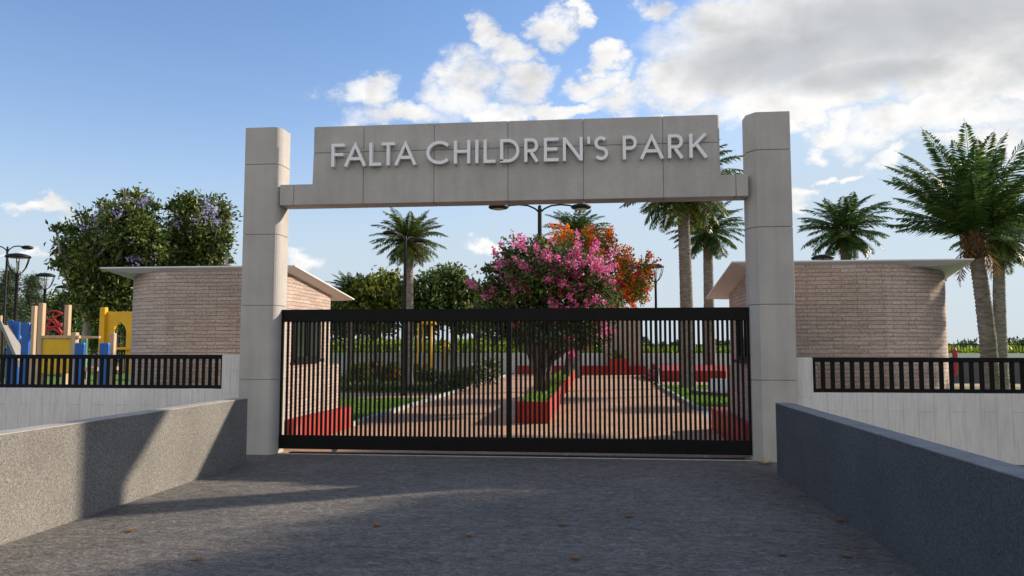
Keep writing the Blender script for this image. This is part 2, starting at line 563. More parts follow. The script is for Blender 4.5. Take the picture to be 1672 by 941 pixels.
def np_mesh(name, V, F, mat, parent=None):
    """V (n,3), F (m,k) arrays"""
    me = bpy.data.meshes.new(name)
    n, (m, k) = len(V), F.shape
    me.vertices.add(n)
    me.vertices.foreach_set("co", V.astype(np.float32).ravel())
    me.loops.add(m * k)
    me.loops.foreach_set("vertex_index", F.astype(np.int32).ravel())
    me.polygons.add(m)
    me.polygons.foreach_set("loop_start", np.arange(0, m * k, k, dtype=np.int32))
    me.update(calc_edges=True)
    me.materials.append(mat)
    o = bpy.data.objects.new(name, me)
    COL.objects.link(o)
    o.parent = parent
    return o


def unit(a):
    return a / np.maximum(np.linalg.norm(a, axis=1, keepdims=True), 1e-9)


def leaves_arr(P, D, L, W, rng, fold=0.25):
    """leaf quads (base, left, tip, right) at P along D with length L and width W"""
    n = len(P)
    up = unit(rng.normal(size=(n, 3)) + np.array([0, 0, 0.6]))
    side = unit(np.cross(D, up))
    nrm = np.cross(side, D)
    L = np.broadcast_to(np.asarray(L), (n,))[:, None]
    W = np.broadcast_to(np.asarray(W), (n,))[:, None]
    mid = P + D * L * 0.45 + nrm * W * fold
    v = np.stack([P, mid + side * W * 0.5, P + D * L - nrm * L * 0.12, mid - side * W * 0.5], axis=1).reshape(-1, 3)
    f = np.arange(4 * n).reshape(n, 4)
    return v, f


def sample_crown(blobs, n, rng, bias=0.42):
    """points spread through a union of ellipsoids, thicker near the surface"""
    vol = np.array([b[3] * b[4] * b[5] for b in blobs]) ** 0.75
    ix = rng.choice(len(blobs), n, p=vol / vol.sum())
    B = np.array(blobs)[ix]
    d = unit(rng.normal(size=(n, 3)))
    r = rng.random(n)[:, None] ** bias
    return B[:, :3] + d * B[:, 3:6] * r, unit(d / B[:, 3:6])


def foliage(blobs, n_cl, per, spread, ll, lw, seed, droop=0.0):
    rng = np.random.default_rng(seed)
    c, out = sample_crown(blobs, n_cl, rng)
    idx = np.repeat(np.arange(n_cl), per)
    sz = rng.uniform(0.6, 1.35, n_cl)[idx][:, None]
    P = c[idx] + rng.normal(size=(len(idx), 3)) * spread * sz * np.array([1, 1, 0.75])
    D = unit(out[idx] * 0.8 + rng.normal(size=(len(idx), 3)) * 0.8 + np.array([0, 0, 0.15 - droop]))
    k = rng.uniform(0.7, 1.3, len(idx))
    v, f = leaves_arr(P, D, ll * k, lw * k, rng)
    return v, f, c, out


def limbs(mb, base, r0, blobs, rng, per=3, split=0.55):
    """trunk fork: tapered limbs from a fork point to the crown's lobes, each with a few twigs"""
    base = Vector(base)
    for b in blobs:
        tip = Vector(b[:3])
        d = tip - base
        mid = base + d * 0.5 + Vector((rng.uniform(-.12, .12), rng.uniform(-.12, .12), 0.08)) * d.length
        mb.tube([base, base.lerp(mid, 0.5) + Vector((0, 0, .02)), mid, mid.lerp(tip, 0.6), tip], [r0, r0 * .8, r0 * .6, r0 * .38, r0 * .15], 7)
        for k in range(per):
            e = tip + Vector((rng.uniform(-1, 1) * b[3], rng.uniform(-1, 1) * b[4], rng.uniform(-.2, .9) * b[5])) * 0.8
            mb.tube([mid, mid.lerp(e, 0.55) + Vector((0, 0, .06)), e], [r0 * .4, r0 * .25, r0 * .08], 5)


# ------------------------------------------------------------------ ground and surfaces
def sheet(name, poly, z, mat):
    o = MB().add([(x, y, z) for x, y in poly], [tuple(range(len(poly)))]).build(name, mat)
    return structure(o)


def slab(name, poly, z0, z1, mat, bevel=0.01):
    return structure(MB().prism(poly, z0, z1).build(name, mat, bevel=bevel))


X0, X1 = -4.88, 2.62                      # the brick walk runs between these
sheet("ground", [(-1500, -400), (1500, -400), (1500, 3000), (-1500, 3000)], -0.03, M["land"])
sheet("driveway", [(-60, -60), (60, -60), (60, 11.34), (-60, 11.34)], 0.0, M["asphalt"])
sheet("park_ground", [(-45, 11.8), (40, 11.8), (40, 47.4), (-45, 47.4)], -0.008, M["grass_g"])
sheet("brick_walk", [(X0, 11.39), (X1, 11.39), (X1, 47.3), (X0, 47.3)], 0.0, M["paver"])
slab("threshold", [(-4.86, 11.342), (2.34, 11.342), (2.34, 11.385), (-4.86, 11.385)], -0.05, 0.008, M["white"], 0.003)
sheet("cross_path", [(-30, 24.1), (X0 - 0.13, 24.1), (X0 - 0.13, 26.9), (-30, 26.9)], 0.0, M["paver2"])
sheet("side_path", [(X1 + 0.13, 33.5), (30, 33.5), (30, 36.9), (X1 + 0.13, 36.9)], 0.0, M["paver2"])
sheet("right_apron", [(X1 + .0, 11.9), (6.5, 11.9), (6.5, 20.2), (X1 + .0, 20.2)], -0.004, M["white"])

# kerbs of the walk
slab("kerb", [(X0 - .13, 15.4), (X0, 15.4), (X0, 47.2), (X0 - .13, 47.2)], -0.05, 0.09, M["white"], 0.015)
slab("kerb", [(X1, 20.6), (X1 + .13, 20.6), (X1 + .13, 33.4), (X1, 33.4)], -0.05, 0.09, M["white"], 0.015)
arc = [(2.62, 20.6)] + [(3.9 - 1.28 * math.cos(R(a)), 20.6 - 0.5 * math.sin(R(a))) for a in range(15, 91, 15)] + [(7.5, 20.1)]
arc_in = [(x, y + .13) for x, y in reversed(arc)]
arc_in[-1] = (2.75, 20.72)
slab("kerb", arc + arc_in, -0.05, 0.085, M["white"], 0.0)


def blades(name, polys, n, h, mat, seed, label):
    rng = np.random.default_rng(seed)
    V, F = [], []
    area = [(p[1] - p[0]) * (p[3] - p[2]) for p in polys]
    tot = sum(area)
    for p, a in zip(polys, area):
        k = int(n * a / tot)
        P = np.stack([rng.uniform(p[0], p[1], k), rng.uniform(p[2], p[3], k), np.full(k, -0.005)], 1)
        D = unit(rng.normal(size=(k, 3)) * np.array([.45, .45, 0]) + np.array([0, 0, 1.0]))
        side = unit(np.cross(D, rng.normal(size=(k, 3))))
        hh = (rng.uniform(.5, 1.2, k) * h)[:, None]
        w = 0.012
        v = np.stack([P - side * w, P + side * w, P + D * hh], 1).reshape(-1, 3)
        V.append(v)
        F.append(np.arange(3 * k).reshape(k, 3) + sum(len(q) for q in V[:-1]))
    o = np_mesh(name, np.concatenate(V), np.concatenate(F), mat)
    return tag(o, label, "grass", kind="stuff")


blades("lawn_grass", [(-12, X0 - .14, 15.3, 24.0), (X1 + .15, 8.5, 20.8, 33.4), (-14, X0 - .14, 27, 31)], 90000, 0.07, M["grass"], 3,
       "short bright green lawn grass beside the brick walk")

# ------------------------------------------------------------------ entrance gateway
YF, YB = 11.2, 11.6
gw = thing("entrance_gateway", (-1.25, 11.4, 0), "grey concrete gateway with two tall pillars carrying a raised name panel", "gateway")


def pillar(xo, xi, inner, joints, rounded):
    """stacked concrete blocks, chamfered or rounded on the inner front corner; real open joints between blocks"""
    mb = MB()
    s = 1 if inner > 0 else -1            # +1: inner side is at +x
    zs = [0.0] + joints + [5.0]
    c, cy = 0.11, 0.15
    if s > 0:
        cor = [(xi - c * (1 - math.cos(R(a))) - 0 * a, YF + cy * (1 - math.sin(R(a)))) for a in range(90, -1, -15)] if rounded else [(xi - c, YF), (xi, YF + cy)]
        if rounded:
            cor = [(xi - c + c * math.cos(R(a)), YF + cy - cy * math.sin(R(a))) for a in range(90, -1, -15)]
        poly = [(xo, YF)] + cor + [(xi, YB), (xo, YB)]
    else:
        poly = [(xo, YB), (xi, YB), (xi, YF + cy), (xi + c, YF), (xo, YF)]
    for i in range(len(zs) - 1):
        lo = zs[i] + (0.004 if i else 0)
        hi = zs[i + 1] - (0.004 if i < len(zs) - 2 else 0)
        mb.prism(poly, lo, hi)
        if 0 < i:
            ins = 0.018
            cxm = sum(p[0] for p in poly) / len(poly)
            cym = sum(p[1] for p in poly) / len(poly)
            core = [(p[0] + (ins if p[0] < cxm else -ins), p[1] + (ins if p[1] < cym else -ins)) for p in poly]
            mb.prism(core, zs[i] - .02, zs[i] + .02)
    return mb.build("pillar", M["concrete"], gw, bevel=0.006, world=True)


pillar(-5.33, -4.77, 1, [1.12, 2.24, 3.33, 4.42], True)
pillar(2.845, 2.25, -1, [1.14, 2.21, 3.32, 4.44], False)

# name beam: low lintel with the raised panel, cast in bays
BZ0, BZ1, PZ, PT = 3.775, 4.095, 4.575, 4.985
PX0, PX1 = -4.25, 1.86
mb = MB()
j = 0.003
cols = [(-4.765, -4.54), (-4.54, -3.45), (-3.45, -2.36), (-2.36, -1.24), (-1.24, -0.12), (-0.12, 1.04), (1.04, 2.07), (2.07, 2.245)]
BY0, BY1 = 11.215, 11.56
for a, b in cols:
    a, b = a + j, b - j
    if b < PX0 or a > PX1:
        poly = [(a, BZ0), (b, BZ0), (b, BZ1), (a, BZ1)]
    elif a < PX0:
        poly = [(a, BZ0), (b, BZ0), (b, PZ - j), (PX0, PZ - j), (PX0, BZ1), (a, BZ1)]
    elif b > PX1:
        poly = [(a, BZ0), (b, BZ0), (b, BZ1), (PX1, BZ1), (PX1, PZ - j), (a, PZ - j)]
    else:
        poly = [(a, BZ0), (b, BZ0), (b, PZ - j), (a, PZ - j)]
    mb.prism([(p[0], p[1]) for p in reversed(poly)], BY0, BY1, "y")
    ta, tb = max(a, PX0), min(b, PX1)
    if tb - ta > 0.1:
        mb.prism([(ta, PT), (tb, PT), (tb, PZ + j), (ta, PZ + j)], BY0, BY1, "y")
mb.box(-4.5, 2.0, BY0 + .02, BY1 - .02, BZ0 + .02, BZ1 - .02)
mb.box(PX0 + .02, PX1 - .02, BY0 + .021, BY1 - .021, BZ1 - .1, PT - .02)
beam = mb.build("name_beam", M["concrete"], gw, world=True)
bm = bmesh.new()
bm.from_mesh(beam.data)
gx_, gy_ = gw.location.x, gw.location.y
for xe, off, sg in ((PX1, .07, 5), (PX0, .035, 1)):
    ed = [e for e in bm.edges if all(abs(v.co.x + gx_ - xe) < 1e-4 and abs(v.co.y + gy_ - BY0) < 1e-4 for v in e.verts)]
    bmesh.ops.bevel(bm, geom=ed, offset=off, offset_type="OFFSET", segments=sg, profile=0.5, affect="EDGES", clamp_overlap=True)
ed = [e for e in bm.edges if len(e.link_faces) == 2 and e.calc_face_angle(0) > R(32)]
bmesh.ops.bevel(bm, geom=ed, offset=.006, offset_type="OFFSET", segments=1, affect="EDGES", clamp_overlap=True)
bm.to_mesh(beam.data)
bm.free()


# raised letters
def stroke(path, w):
    path = [Vector((p[0], p[1])) for p in path]
    n = len(path)
    le, ri = [], []
    for i in range(n):
        d0 = (path[i] - path[i - 1]).normalized() if i > 0 else None
        d1 = (path[i + 1] - path[i]).normalized() if i < n - 1 else None
        if d0 is None:
            d0 = d1
        if d1 is None:
            d1 = d0
        n0, n1 = Vector((-d0.y, d0.x)), Vector((-d1.y, d1.x))
        m = (n0 + n1).normalized()
        k = min(1 / max(m.dot(n0), 0.35), 2.2)
        le.append(path[i] + m * (w / 2 * k))
        ri.append(path[i] - m * (w / 2 * k))
    return le, ri


def arcp(cx, cy, rx, ry, a0, a1, n=14):
    return [(cx + rx * math.cos(R(a0 + (a1 - a0) * i / n)), cy + ry * math.sin(R(a0 + (a1 - a0) * i / n))) for i in range(n + 1)]


def glyph(ch, w, h, t):
    e = t / 2
    T, B, Lf, Rt = h - e, e, e, w - e
    if ch == "F":
        return [[(Lf, 0), (Lf, T), (w, T)], [(Lf, h * .53), (w * .88, h * .53)]]
    if ch == "A":
        return [[(e * .9, 0), (w / 2, h - t * .55), (w - e * .9, 0)], [(w * .22, h * .33), (w * .78, h * .33)]]
    if ch == "L":
        return [[(Lf, h), (Lf, B), (w, B)]]
    if ch == "T":
        return [[(0, T), (w, T)], [(w / 2, 0), (w / 2, T - e)]]
    if ch == "C":
        return [arcp(w * .56, h / 2, w * .56 - e, h / 2 - e, 42, 318, 26)]
    if ch == "H":
        return [[(Lf, 0), (Lf, h)], [(Rt, 0), (Rt, h)], [(t, h * .53), (w - t, h * .53)]]
    if ch == "I":
        return [[(w / 2, 0), (w / 2, h)]]
    if ch == "D":
        return [[(Lf, B), (Lf, T), (w * .38, T)] + arcp(w * .40, h / 2, w * .60 - e, h / 2 - e, 88, -88, 18) + [(w * .38, B), (Lf - e, B)]]
    if ch in "RP":
        ym = h * .47
        bowl = [(Lf, T), (w * .5, T)] + arcp(w * .52, (T + ym) / 2, w * .42 - e, (T - ym) / 2, 88, -88, 14) + [(w * .5, ym), (t, ym)]
        s = [[(Lf, 0), (Lf, T + e * .98)], [(t * .98, T)] + bowl[1:]]
        if ch == "R":
            s.append([(w * .46, ym - e), (w - e * 1.2, 0)])
        return s
    if ch == "E":
        return [[(w, T), (Lf, T), (Lf, B), (w, B)], [(t, h * .52), (w * .93, h * .52)]]
    if ch == "N":
        return [[(Lf, 0), (Lf, h)], [(Rt, 0), (Rt, h)], [(Lf + .15 * e, h - e * .6), (Rt - .15 * e, e * .6)]]
    if ch == "'":
        return [[(w / 2, h * .70), (w / 2, h)]]
    if ch == "S":
        rx = w / 2 - e
        ry = (h / 4) - e * .55
        up = arcp(w / 2, h - e - ry, rx * .93, ry, 35, 262, 16)
        lo = arcp(w / 2, e + ry, rx, ry, 82, -145, 16)
        return [up + lo]
    if ch == "K":
        return [[(Lf, 0), (Lf, h)], [(t, h * .46), (w - e, h - e * .2)], [(w * .38, h * .58), (w - e * .6, 0)]]


LET = [("F", 541, 562.5), ("A", 562, 597.5), ("L", 603, 622), ("T", 623, 644), ("A", 644, 679.5), ("C", 696, 734), ("H", 741, 767.5), ("I", 776.5, 780.5),
       ("L", 789.5, 809), ("D", 816.5, 848), ("R", 856, 880), ("E", 888, 912), ("N", 919, 951.5), ("'", 958.5, 964.5), ("S", 970, 993), ("P", 1017, 1041.5),
       ("A", 1045, 1084), ("R", 1091, 1117), ("K", 1126, 1155)]
LY0, LY1, LBASE, LCAP, LT = 11.125, 11.205, 4.335, 0.352, 0.045
for ch, pa, pb in LET:
    xa, xb = at(pa, 250, LY0).x, at(pb, 250, LY0).x
    mb = MB()
    for k, pth in enumerate(glyph(ch, xb - xa, LCAP, LT if ch != "'" else .042)):
        le, ri = stroke(pth, LT if ch != "'" else .042)
        n = len(le)
        y0 = LY0 + 0.0018 * k
        P = [(xa + p.x, LBASE + p.y) for p in le], [(xa + p.x, LBASE + p.y) for p in ri]
        v = [(x, y, z) for y in (y0, LY1) for side in P for x, z in side]
        f = []
        for i in range(n - 1):
            f += [(i, i + 1, n + i + 1, n + i), (2 * n + i, 3 * n + i, 3 * n + i + 1, 2 * n + i + 1),
                  (i, 2 * n + i, 2 * n + i + 1, i + 1), (n + i, n + i + 1, 3 * n + i + 1, 3 * n + i)]
        f += [(0, n, 3 * n, 2 * n), (n - 1, 3 * n - 1, 4 * n - 1, 2 * n - 1)]
        mb.add(v, f)
    mb.build("letter", M["letter"], beam, world=True)

# ------------------------------------------------------------------ sliding gate
GY0, GY1 = 11.40, 11.46
gate = thing("sliding_gate", (-1.25, 11.43, 0), "wide black sliding gate of thin upright bars closing the gateway", "gate")
MB().box(-4.768, 2.246, GY0, GY1, 1.995, 2.185).build("top_rail", M["black"], gate, bevel=.006, world=True)
MB().box(-4.80, 2.30, GY0, GY1, 0.07, 0.275).build("bottom_rail", M["black"], gate, bevel=.006, world=True)
MB().box(-1.285, -1.205, GY0 + .004, GY1 - .004, 0.273, 1.997).build("centre_stile", M["black"], gate, bevel=.004, world=True)
MB().box(-4.766, -4.735, GY0 + .004, GY1 - .004, 0.273, 1.997).build("end_stile", M["black"], gate, bevel=.004, world=True)
MB().box(2.214, 2.244, GY0 + .004, GY1 - .004, 0.273, 1.997).build("end_stile", M["black"], gate, bevel=.004, world=True)
bar0 = MB().box(-.018, .018, -.012, .012, 0, 1.726).build("bar", M["black"], gate, bevel=.002)
xs = [-4.735 + (3.45) * (i + 1) / 50 for i in range(49)] + [-1.205 + 3.419 * (i + 1) / 50 for i in range(49)]
for i, x in enumerate(xs):
    o = bar0
    if i:
        o = bar0.copy()
        COL.objects.link(o)
        o.parent = gate
    o.location = (x + 1.25, 0, 0.2715)
for x in (-3.9, -0.4, 1.6):
    w = MB().tube([(x, GY0 + .012, .07), (x, GY1 - .012, .07)], .042, 14)
    w.build("wheel", M["steel"], gate, world=True)
tr = MB().box(-4.6, 2.15, 11.392, 11.50, 0.004, 0.022).build("gate_track", M["black"], bevel=.003)
tag(tr, "black steel track on the ground under the sliding gate", "track")

# ------------------------------------------------------------------ ramp walls
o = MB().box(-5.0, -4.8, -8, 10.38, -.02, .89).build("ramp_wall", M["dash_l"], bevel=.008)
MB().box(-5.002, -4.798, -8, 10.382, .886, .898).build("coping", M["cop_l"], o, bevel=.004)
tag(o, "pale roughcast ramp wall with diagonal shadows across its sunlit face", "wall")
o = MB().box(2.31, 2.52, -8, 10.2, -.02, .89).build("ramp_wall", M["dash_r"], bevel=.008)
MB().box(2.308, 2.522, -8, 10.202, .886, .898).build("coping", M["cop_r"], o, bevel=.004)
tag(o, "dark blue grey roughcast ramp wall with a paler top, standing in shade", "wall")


# ------------------------------------------------------------------ boundary walls with railings
def boundary(xa, xb, xstub, label, flabel, pitch, bw, zt):
    mb = MB()
    xe, xs_ = (xa, xb)
    lo, hi = min(xa, xb), max(xa, xb)
    mb.box(lo, hi, 11.35, 11.6, -.02, .965)
    sl, sh = min(xb, xstub), max(xb, xstub)
    mb2 = MB().box(sl, sh, 11.347, 11.603, .9, zt + .0)
    mb.v, n = mb.v, len(mb.v)
    mb.add(mb2.v, mb2.f)
    w = mb.build("boundary_wall", M["board"], bevel=.006)
    tag(w, label, "wall")
    fx0, fx1 = (lo, sl) if xa < xb else (sh, hi)
    f = thing("wall_railing", ((fx0 + fx1) / 2, 11.45, .965), flabel, "railing")
    MB().box(fx0 + .003, fx1 - .003, 11.42, 11.48, zt - .065, zt).build("top_rail", M["black"], f, bevel=.004, world=True)
    MB().box(fx0 + .003, fx1 - .003, 11.42, 11.48, .97, 1.02).build("bottom_rail", M["black"], f, bevel=.004, world=True)
    pe = fx1 - .03 if xa < xb else fx0 + .03
    MB().box(pe - .027, pe + .027, 11.423, 11.477, 1.018, zt - .063).build("end_post", M["black"], f, bevel=.003, world=True)
    b0 = MB().box(-bw / 2, bw / 2, -.01, .01, 1.018, zt - .063).build("bar", M["black"], f)
    b0.data.transform(Matrix.Translation((0, 0, -.965)))
    n = int((fx1 - fx0) / pitch)
    for i in range(1, min(n, 100)):
        x = pe - i * pitch if xa < xb else pe + i * pitch
        q = b0
        if i > 1:
            q = b0.copy()
            COL.objects.link(q)
            q.parent = f
        q.location = (x - f.location.x, 0, 0)


boundary(-16, -5.335, -5.68, "light grey concrete boundary wall below the playground", "black flat bar railing on the wall in front of the playground", .1055, .05, 1.49)
boundary(15, 2.85, 3.10, "light grey board marked concrete boundary wall below the tall palms", "black flat bar railing on the wall in front of the tall palms", .134, .058, 1.46)


# ------------------------------------------------------------------ brick kiosks
def round_rect(x0, x1, y0, y1, rad, n=8):
    """counter-clockwise outline, rad = (front-left, front-right, back-right, back-left)"""
    P = []
    for (cx, cy, a0, r) in ((x0 + rad[0], y0 + rad[0], 180, rad[0]), (x1 - rad[1], y0 + rad[1], 270, rad[1]),
                            (x1 - rad[2], y1 - rad[2], 0, rad[2]), (x0 + rad[3], y1 - rad[3], 90, rad[3])):
        for i in range(n + 1):
            a = R(a0 + 90 * i / n)
            P.append((cx + r * math.cos(a), cy + r * math.sin(a)))
    return P


def wall_ring(name, poly, zb, zt, mat, parent, thick=0.2, gap=None):
    """closed wall on an outline, UV = (arc length, height) so the brick courses wrap round the corners; zt may be a function of y"""
    n = len(poly)
    cx = sum(p[0] for p in poly) / n
    cy = sum(p[1] for p in poly) / n
    top = zt if callable(zt) else (lambda y: zt)
    w = Vector(parent.location)
    s = [0.0]
    for i in range(n):
        a, b = poly[i], poly[(i + 1) % n]
        s.append(s[-1] + math.hypot(b[0] - a[0], b[1] - a[1]))
    v, f, uv, sm = [], [], [], []
    for p in poly:
        v += [(p[0], p[1], zb), (p[0], p[1], top(p[1]))]
    for i in range(n):
        k = (i + 1) % n
        f.append((2 * i, 2 * k, 2 * k + 1, 2 * i + 1))
        sm.append(math.hypot(poly[k][0] - poly[i][0], poly[k][1] - poly[i][1]) < .4)
        uv += [(s[i], zb), (s[i + 1], zb), (s[i + 1], top(poly[k][1])), (s[i], top(poly[i][1]))]
    f.append(tuple(2 * i + 1 for i in range(n)))
    sm.append(False)
    uv += [(p[0], p[1]) for p in poly]
    me = bpy.data.meshes.new(name)
    me.from_pydata([(p[0] - w.x, p[1] - w.y, p[2] - w.z) for p in v], [], f)
    me.polygons.foreach_set("use_smooth", sm)
    ul = me.uv_layers.new(name="UVMap")
    for i, q in enumerate(uv):
        ul.data[i].uv = q
    me.materials.append(mat)
    o = bpy.data.objects.new(name, me)
    COL.objects.link(o)
    o.parent = parent
    return o


def kiosk_roof(x0, x1, y0, y1, zf, slope, inset, parent, t=0.022, belly=0.06, splay=0.0):
    """thin mono-pitch slab: knife edge all round, deepening towards the walls"""
    def z(y):
        return zf - slope * (y - y0)
    xa, xb, ya, yb = x0 + inset[0], x1 - inset[1], y0 + inset[2], y1 - inset[3]
    O = [(x0, y0), (x1, y0), (x1 + splay, y1), (x0, y1)]
    I = [(xa, ya), (xb, ya), (xb + splay, yb), (xa, yb)]
    v = [(x, y, z(y)) for x, y in O] + [(x, y, z(y) - t) for x, y in O] + [(x, y, z(y) - t - belly) for x, y in I]
    f = [(0, 1, 2, 3)] + [(i + 4, (i + 1) % 4 + 4, (i + 1) % 4, i) for i in range(4)]
    f += [(i + 8, (i + 1) % 4 + 8, (i + 1) % 4 + 4, i + 4) for i in range(4)] + [(11, 10, 9, 8)]
    return MB().add(v, f).build("roof", M["roof"], parent, bevel=.004, world=True)


def wnd(parent, x, y0, y1, z0, z1, face):
    """window on a side wall: frame proud of the wall, dark glass set back inside it"""
    w = thing.__globals__["MB"]()
    xo, xi = (x - .02, x + .035) if face > 0 else (x - .035, x + .02)
    t = .05
    w.box(xo, xi, y0, y0 + t, z0 + t, z1 - t).box(xo, xi, y1 - t, y1, z0 + t, z1 - t)
    w.box(xo, xi, y0, y1, z1 - t, z1).box(xo, xi, y0, y1, z0, z0 + t)
    ym = (y0 + y1) / 2
    w.box(xo + .004, xi - .004, ym - .02, ym + .02, z0 + t, z1 - t)
    fr = w.build("window", M["black"], parent, world=True)
    xg = x + .012 * face
    MB().box(min(x - .015 * face, xg), max(x - .015 * face, xg), y0 + t, y1 - t, z0 + t, z1 - t).build("pane", M["glass"], fr).data.transform(
        Matrix.Translation(-Vector(parent.location)))
    s0, s1 = (x, x + .09) if face > 0 else (x - .09, x)
    MB().box(s0, s1, y0 - .05, y1 + .05, z0 - .05, z0 - .002).build("sill", M["black"], fr).data.transform(Matrix.Translation(-Vector(parent.location)))


kl = thing("brick_kiosk", (-6.35, 13.5, 0), "rounded brick kiosk with a white roof between playground and gateway", "kiosk", "brick kiosks beside the gateway")
zl = lambda y: 2.93 - .112 * (y - 12.0)
wall_ring("wall", round_rect(-8.12, -5.02, 12.06, 14.62, (1.1, .35, .35, .5)), 0, lambda y: zl(y) - .045, M["brick"], kl)
wall_ring("low_wall", round_rect(-7.0, -5.0, 14.0, 15.32, (.2, .05, .5, .2)), 0, 1.28, M["brick"], kl)
kiosk_roof(-8.22, -4.82, 12.03, 15.2, 2.945, .112, (.5, .16, .12, .25), kl)
wnd(kl, -5.02, 12.5, 13.75, 1.40, 2.2, 1)
pl = wall_ring("plinth_planter", round_rect(-7.6, -4.84, 12.3, 15.52, (.2, .2, .45, .2)), 0, .42, M["red"], kl)
kr = thing("brick_kiosk", (3.9, 13.5, 0), "brick kiosk with a broad rounded corner and white roof beside the tall palms", "kiosk", "brick kiosks beside the gateway")
zr = lambda y: 2.91 - .135 * (y - 12.0)
wall_ring("wall", round_rect(2.47, 5.69, 12.06, 14.62, (.35, 1.3, .6, .35)), 0, lambda y: zr(y) - .045, M["brick"], kr)
wall_ring("low_wall", round_rect(2.49, 4.5, 14.0, 15.0, (.1, .2, .2, .4)), 0, 1.28, M["brick"], kr)
kiosk_roof(2.13, 5.66, 12.03, 14.85, 2.925, .135, (.3, .5, .12, .25), kr, splay=.32)
wnd(kr, 2.47, 12.3, 13.35, 1.40, 2.2, -1)
wall_ring("plinth_planter", round_rect(2.3, 4.8, 12.3, 15.75, (.2, .2, .2, .2)), 0, .42, M["red"], kr)

# ------------------------------------------------------------------ red planters down the middle of the walk
def planter(y0, y1, label):
    p = thing("planter", (-1.29, (y0 + y1) / 2, 0), label, "planter", "red planters down the middle of the brick walk")
    mb = MB()
    a, b, t = -1.63, -.95, .07
    mb.box(a, b, y0, y0 + t, 0, .46).box(a, b, y1 - t, y1, 0, .46)
    mb.box(a, a + t, y0 + t, y1 - t, 0, .4585).box(b - t, b, y0 + t, y1 - t, 0, .4585)
    mb.build("box_wall", M["red"], p, bevel=.008, world=True)
    MB().box(a + t, b - t, y0 + t, y1 - t, .2, .40).build("soil", M["soil"], p, world=True)
    rng = np.random.default_rng(int(y0 * 10))
    n = 2600
    P = np.stack([rng.uniform(a + .07, b - .07, n), rng.uniform(y0 + .07, y1 - .07, n), np.full(n, .4)], 1) - np.array(p.location)
    D = unit(rng.normal(size=(n, 3)) * np.array([.6, .6, 0]) + np.array([0, 0, 1]))
    v, f = leaves_arr(P, D, rng.uniform(.06, .2, n), .025, rng)
    g = np_mesh("planting", v, f, M["grass"], p)
    return p


planter(16.38, 25.6, "long red planter holding the pink flowering tree, nearest the gate")
planter(27.3, 35.2, "middle red planter holding the orange flowering tree")
planter(37.0, 44.5, "farthest red planter on the walk, in front of the back wall")

# back planter wall + perimeter wall and fence
o = MB().box(-4.6, 3.2, 46.3, 46.9, 0, .52).build("raised_bed_wall", M["red"], bevel=.01)
tag(o, "low red raised bed wall across the far end of the walk", "planter")
o = MB().box(.95, 2.05, 45.9, 46.28, 0, .95).build("plant_box", M["red"], bevel=.01)
tag(o, "small red plant box against the brick pier at the walk's end", "planter")
bp = thing("brick_pier", (1.8, 47.0, 0), "broad brick pier rising behind the red wall at the end of the walk", "pier")
wall_ring("wall", round_rect(.62, 2.95, 46.95, 47.35, (.03,) * 4, 2), 0, 3.5, M["brick"], bp)
MB().box(.58, 2.99, 46.92, 47.38, 3.5, 3.56).build("cap", M["roof"], bp, bevel=.005, world=True)
o = MB().box(-45, 40, 47.5, 47.75, -.02, 1.27).build("perimeter_wall", M["wall_pale"])
tag(o, "long pale perimeter wall closing the far side of the park", "wall")
pf = thing("perimeter_fence", (-2, 47.62, 1.27), "thin black fence along the top of the far perimeter wall", "fence")
MB().box(-45, 40, 47.6, 47.64, 1.76, 1.80).build("top_rail", M["black"], pf, world=True)
MB().box(-45, 40, 47.6, 47.64, 1.32, 1.35).build("bottom_rail", M["black"], pf, world=True)
b0 = MB().box(-.015, .015, -.012, .012, .08, .5).build("bar", M["black"], pf)
for i in range(100):
    q = b0
    if i:
        q = b0.copy()
        COL.objects.link(q)
        q.parent = pf
    q.location = (-12 + i * .22, 0, 0)
mb = MB()
for i in range(1, 170):
    x = -12 - i * .19
    mb.box(x - .015, x + .015, 47.608, 47.632, 1.35, 1.77)
for i in range(0, 170):
    x = 10 + i * .17
    mb.box(x - .015, x + .015, 47.608, 47.632, 1.35, 1.77)
o = mb.build("bars", M["black"], pf, world=True)
o["kind"] = "stuff"
o = MB().box(7.4, 40, 37.6, 37.8, 0, 1.02).build("dark_garden_wall", M["wall_dark"])
tag(o, "low dark grey garden wall behind the tall palms", "wall")
o = MB().box(7.35, 40, 37.55, 37.85, 1.02, 1.10).build("wall_coping", M["wall_pale"])
o.parent = bpy.data.objects["dark_garden_wall"]

# red stepped terrace
te = thing("red_terrace", (4.6, 40, 0), "red stepped terrace with a sloping top at the far right of the walk", "terrace")
mb = MB()
mb.add([(3.3, 37.7, 0), (6.3, 37.7, 0), (7.6, 44, 0), (3.3, 44, 0), (3.3, 37.7, .5), (6.3, 37.7, .5), (7.6, 44, .62), (3.3, 44, .74)],
       [(0, 3, 2, 1), (4, 5, 6, 7), (0, 1, 5, 4), (1, 2, 6, 5), (2, 3, 7, 6), (3, 0, 4, 7)])
mb.build("platform", M["red"], te, bevel=.01, world=True)
for k in range(3):
    MB().box(2.62 + .225 * k, 2.845 + .225 * k, 38.0 + .1 * k, 43.5, 0, .14 * (k + 1)).build("step", M["red"], te, bevel=.008, world=True)
# round play pit
pit = thing("play_pit", (5.15, 27.4, 0), "round sand play pit with pale blue rim on the right lawn", "sandpit")
MB().lathe([(1.75, 0), (1.75, .13), (1.62, .13), (1.62, .05)], 36).build("rim", M["wall_dark"], pit)
MB().lathe([(1.60, 0.01), (1.60, .06)], 36).build("sand", M["sand"], pit)
MB().box(-1.0, 1.3, .55, .75, .06, .5).build("pale_panel", M["pale_blue"], pit, bevel=.02)


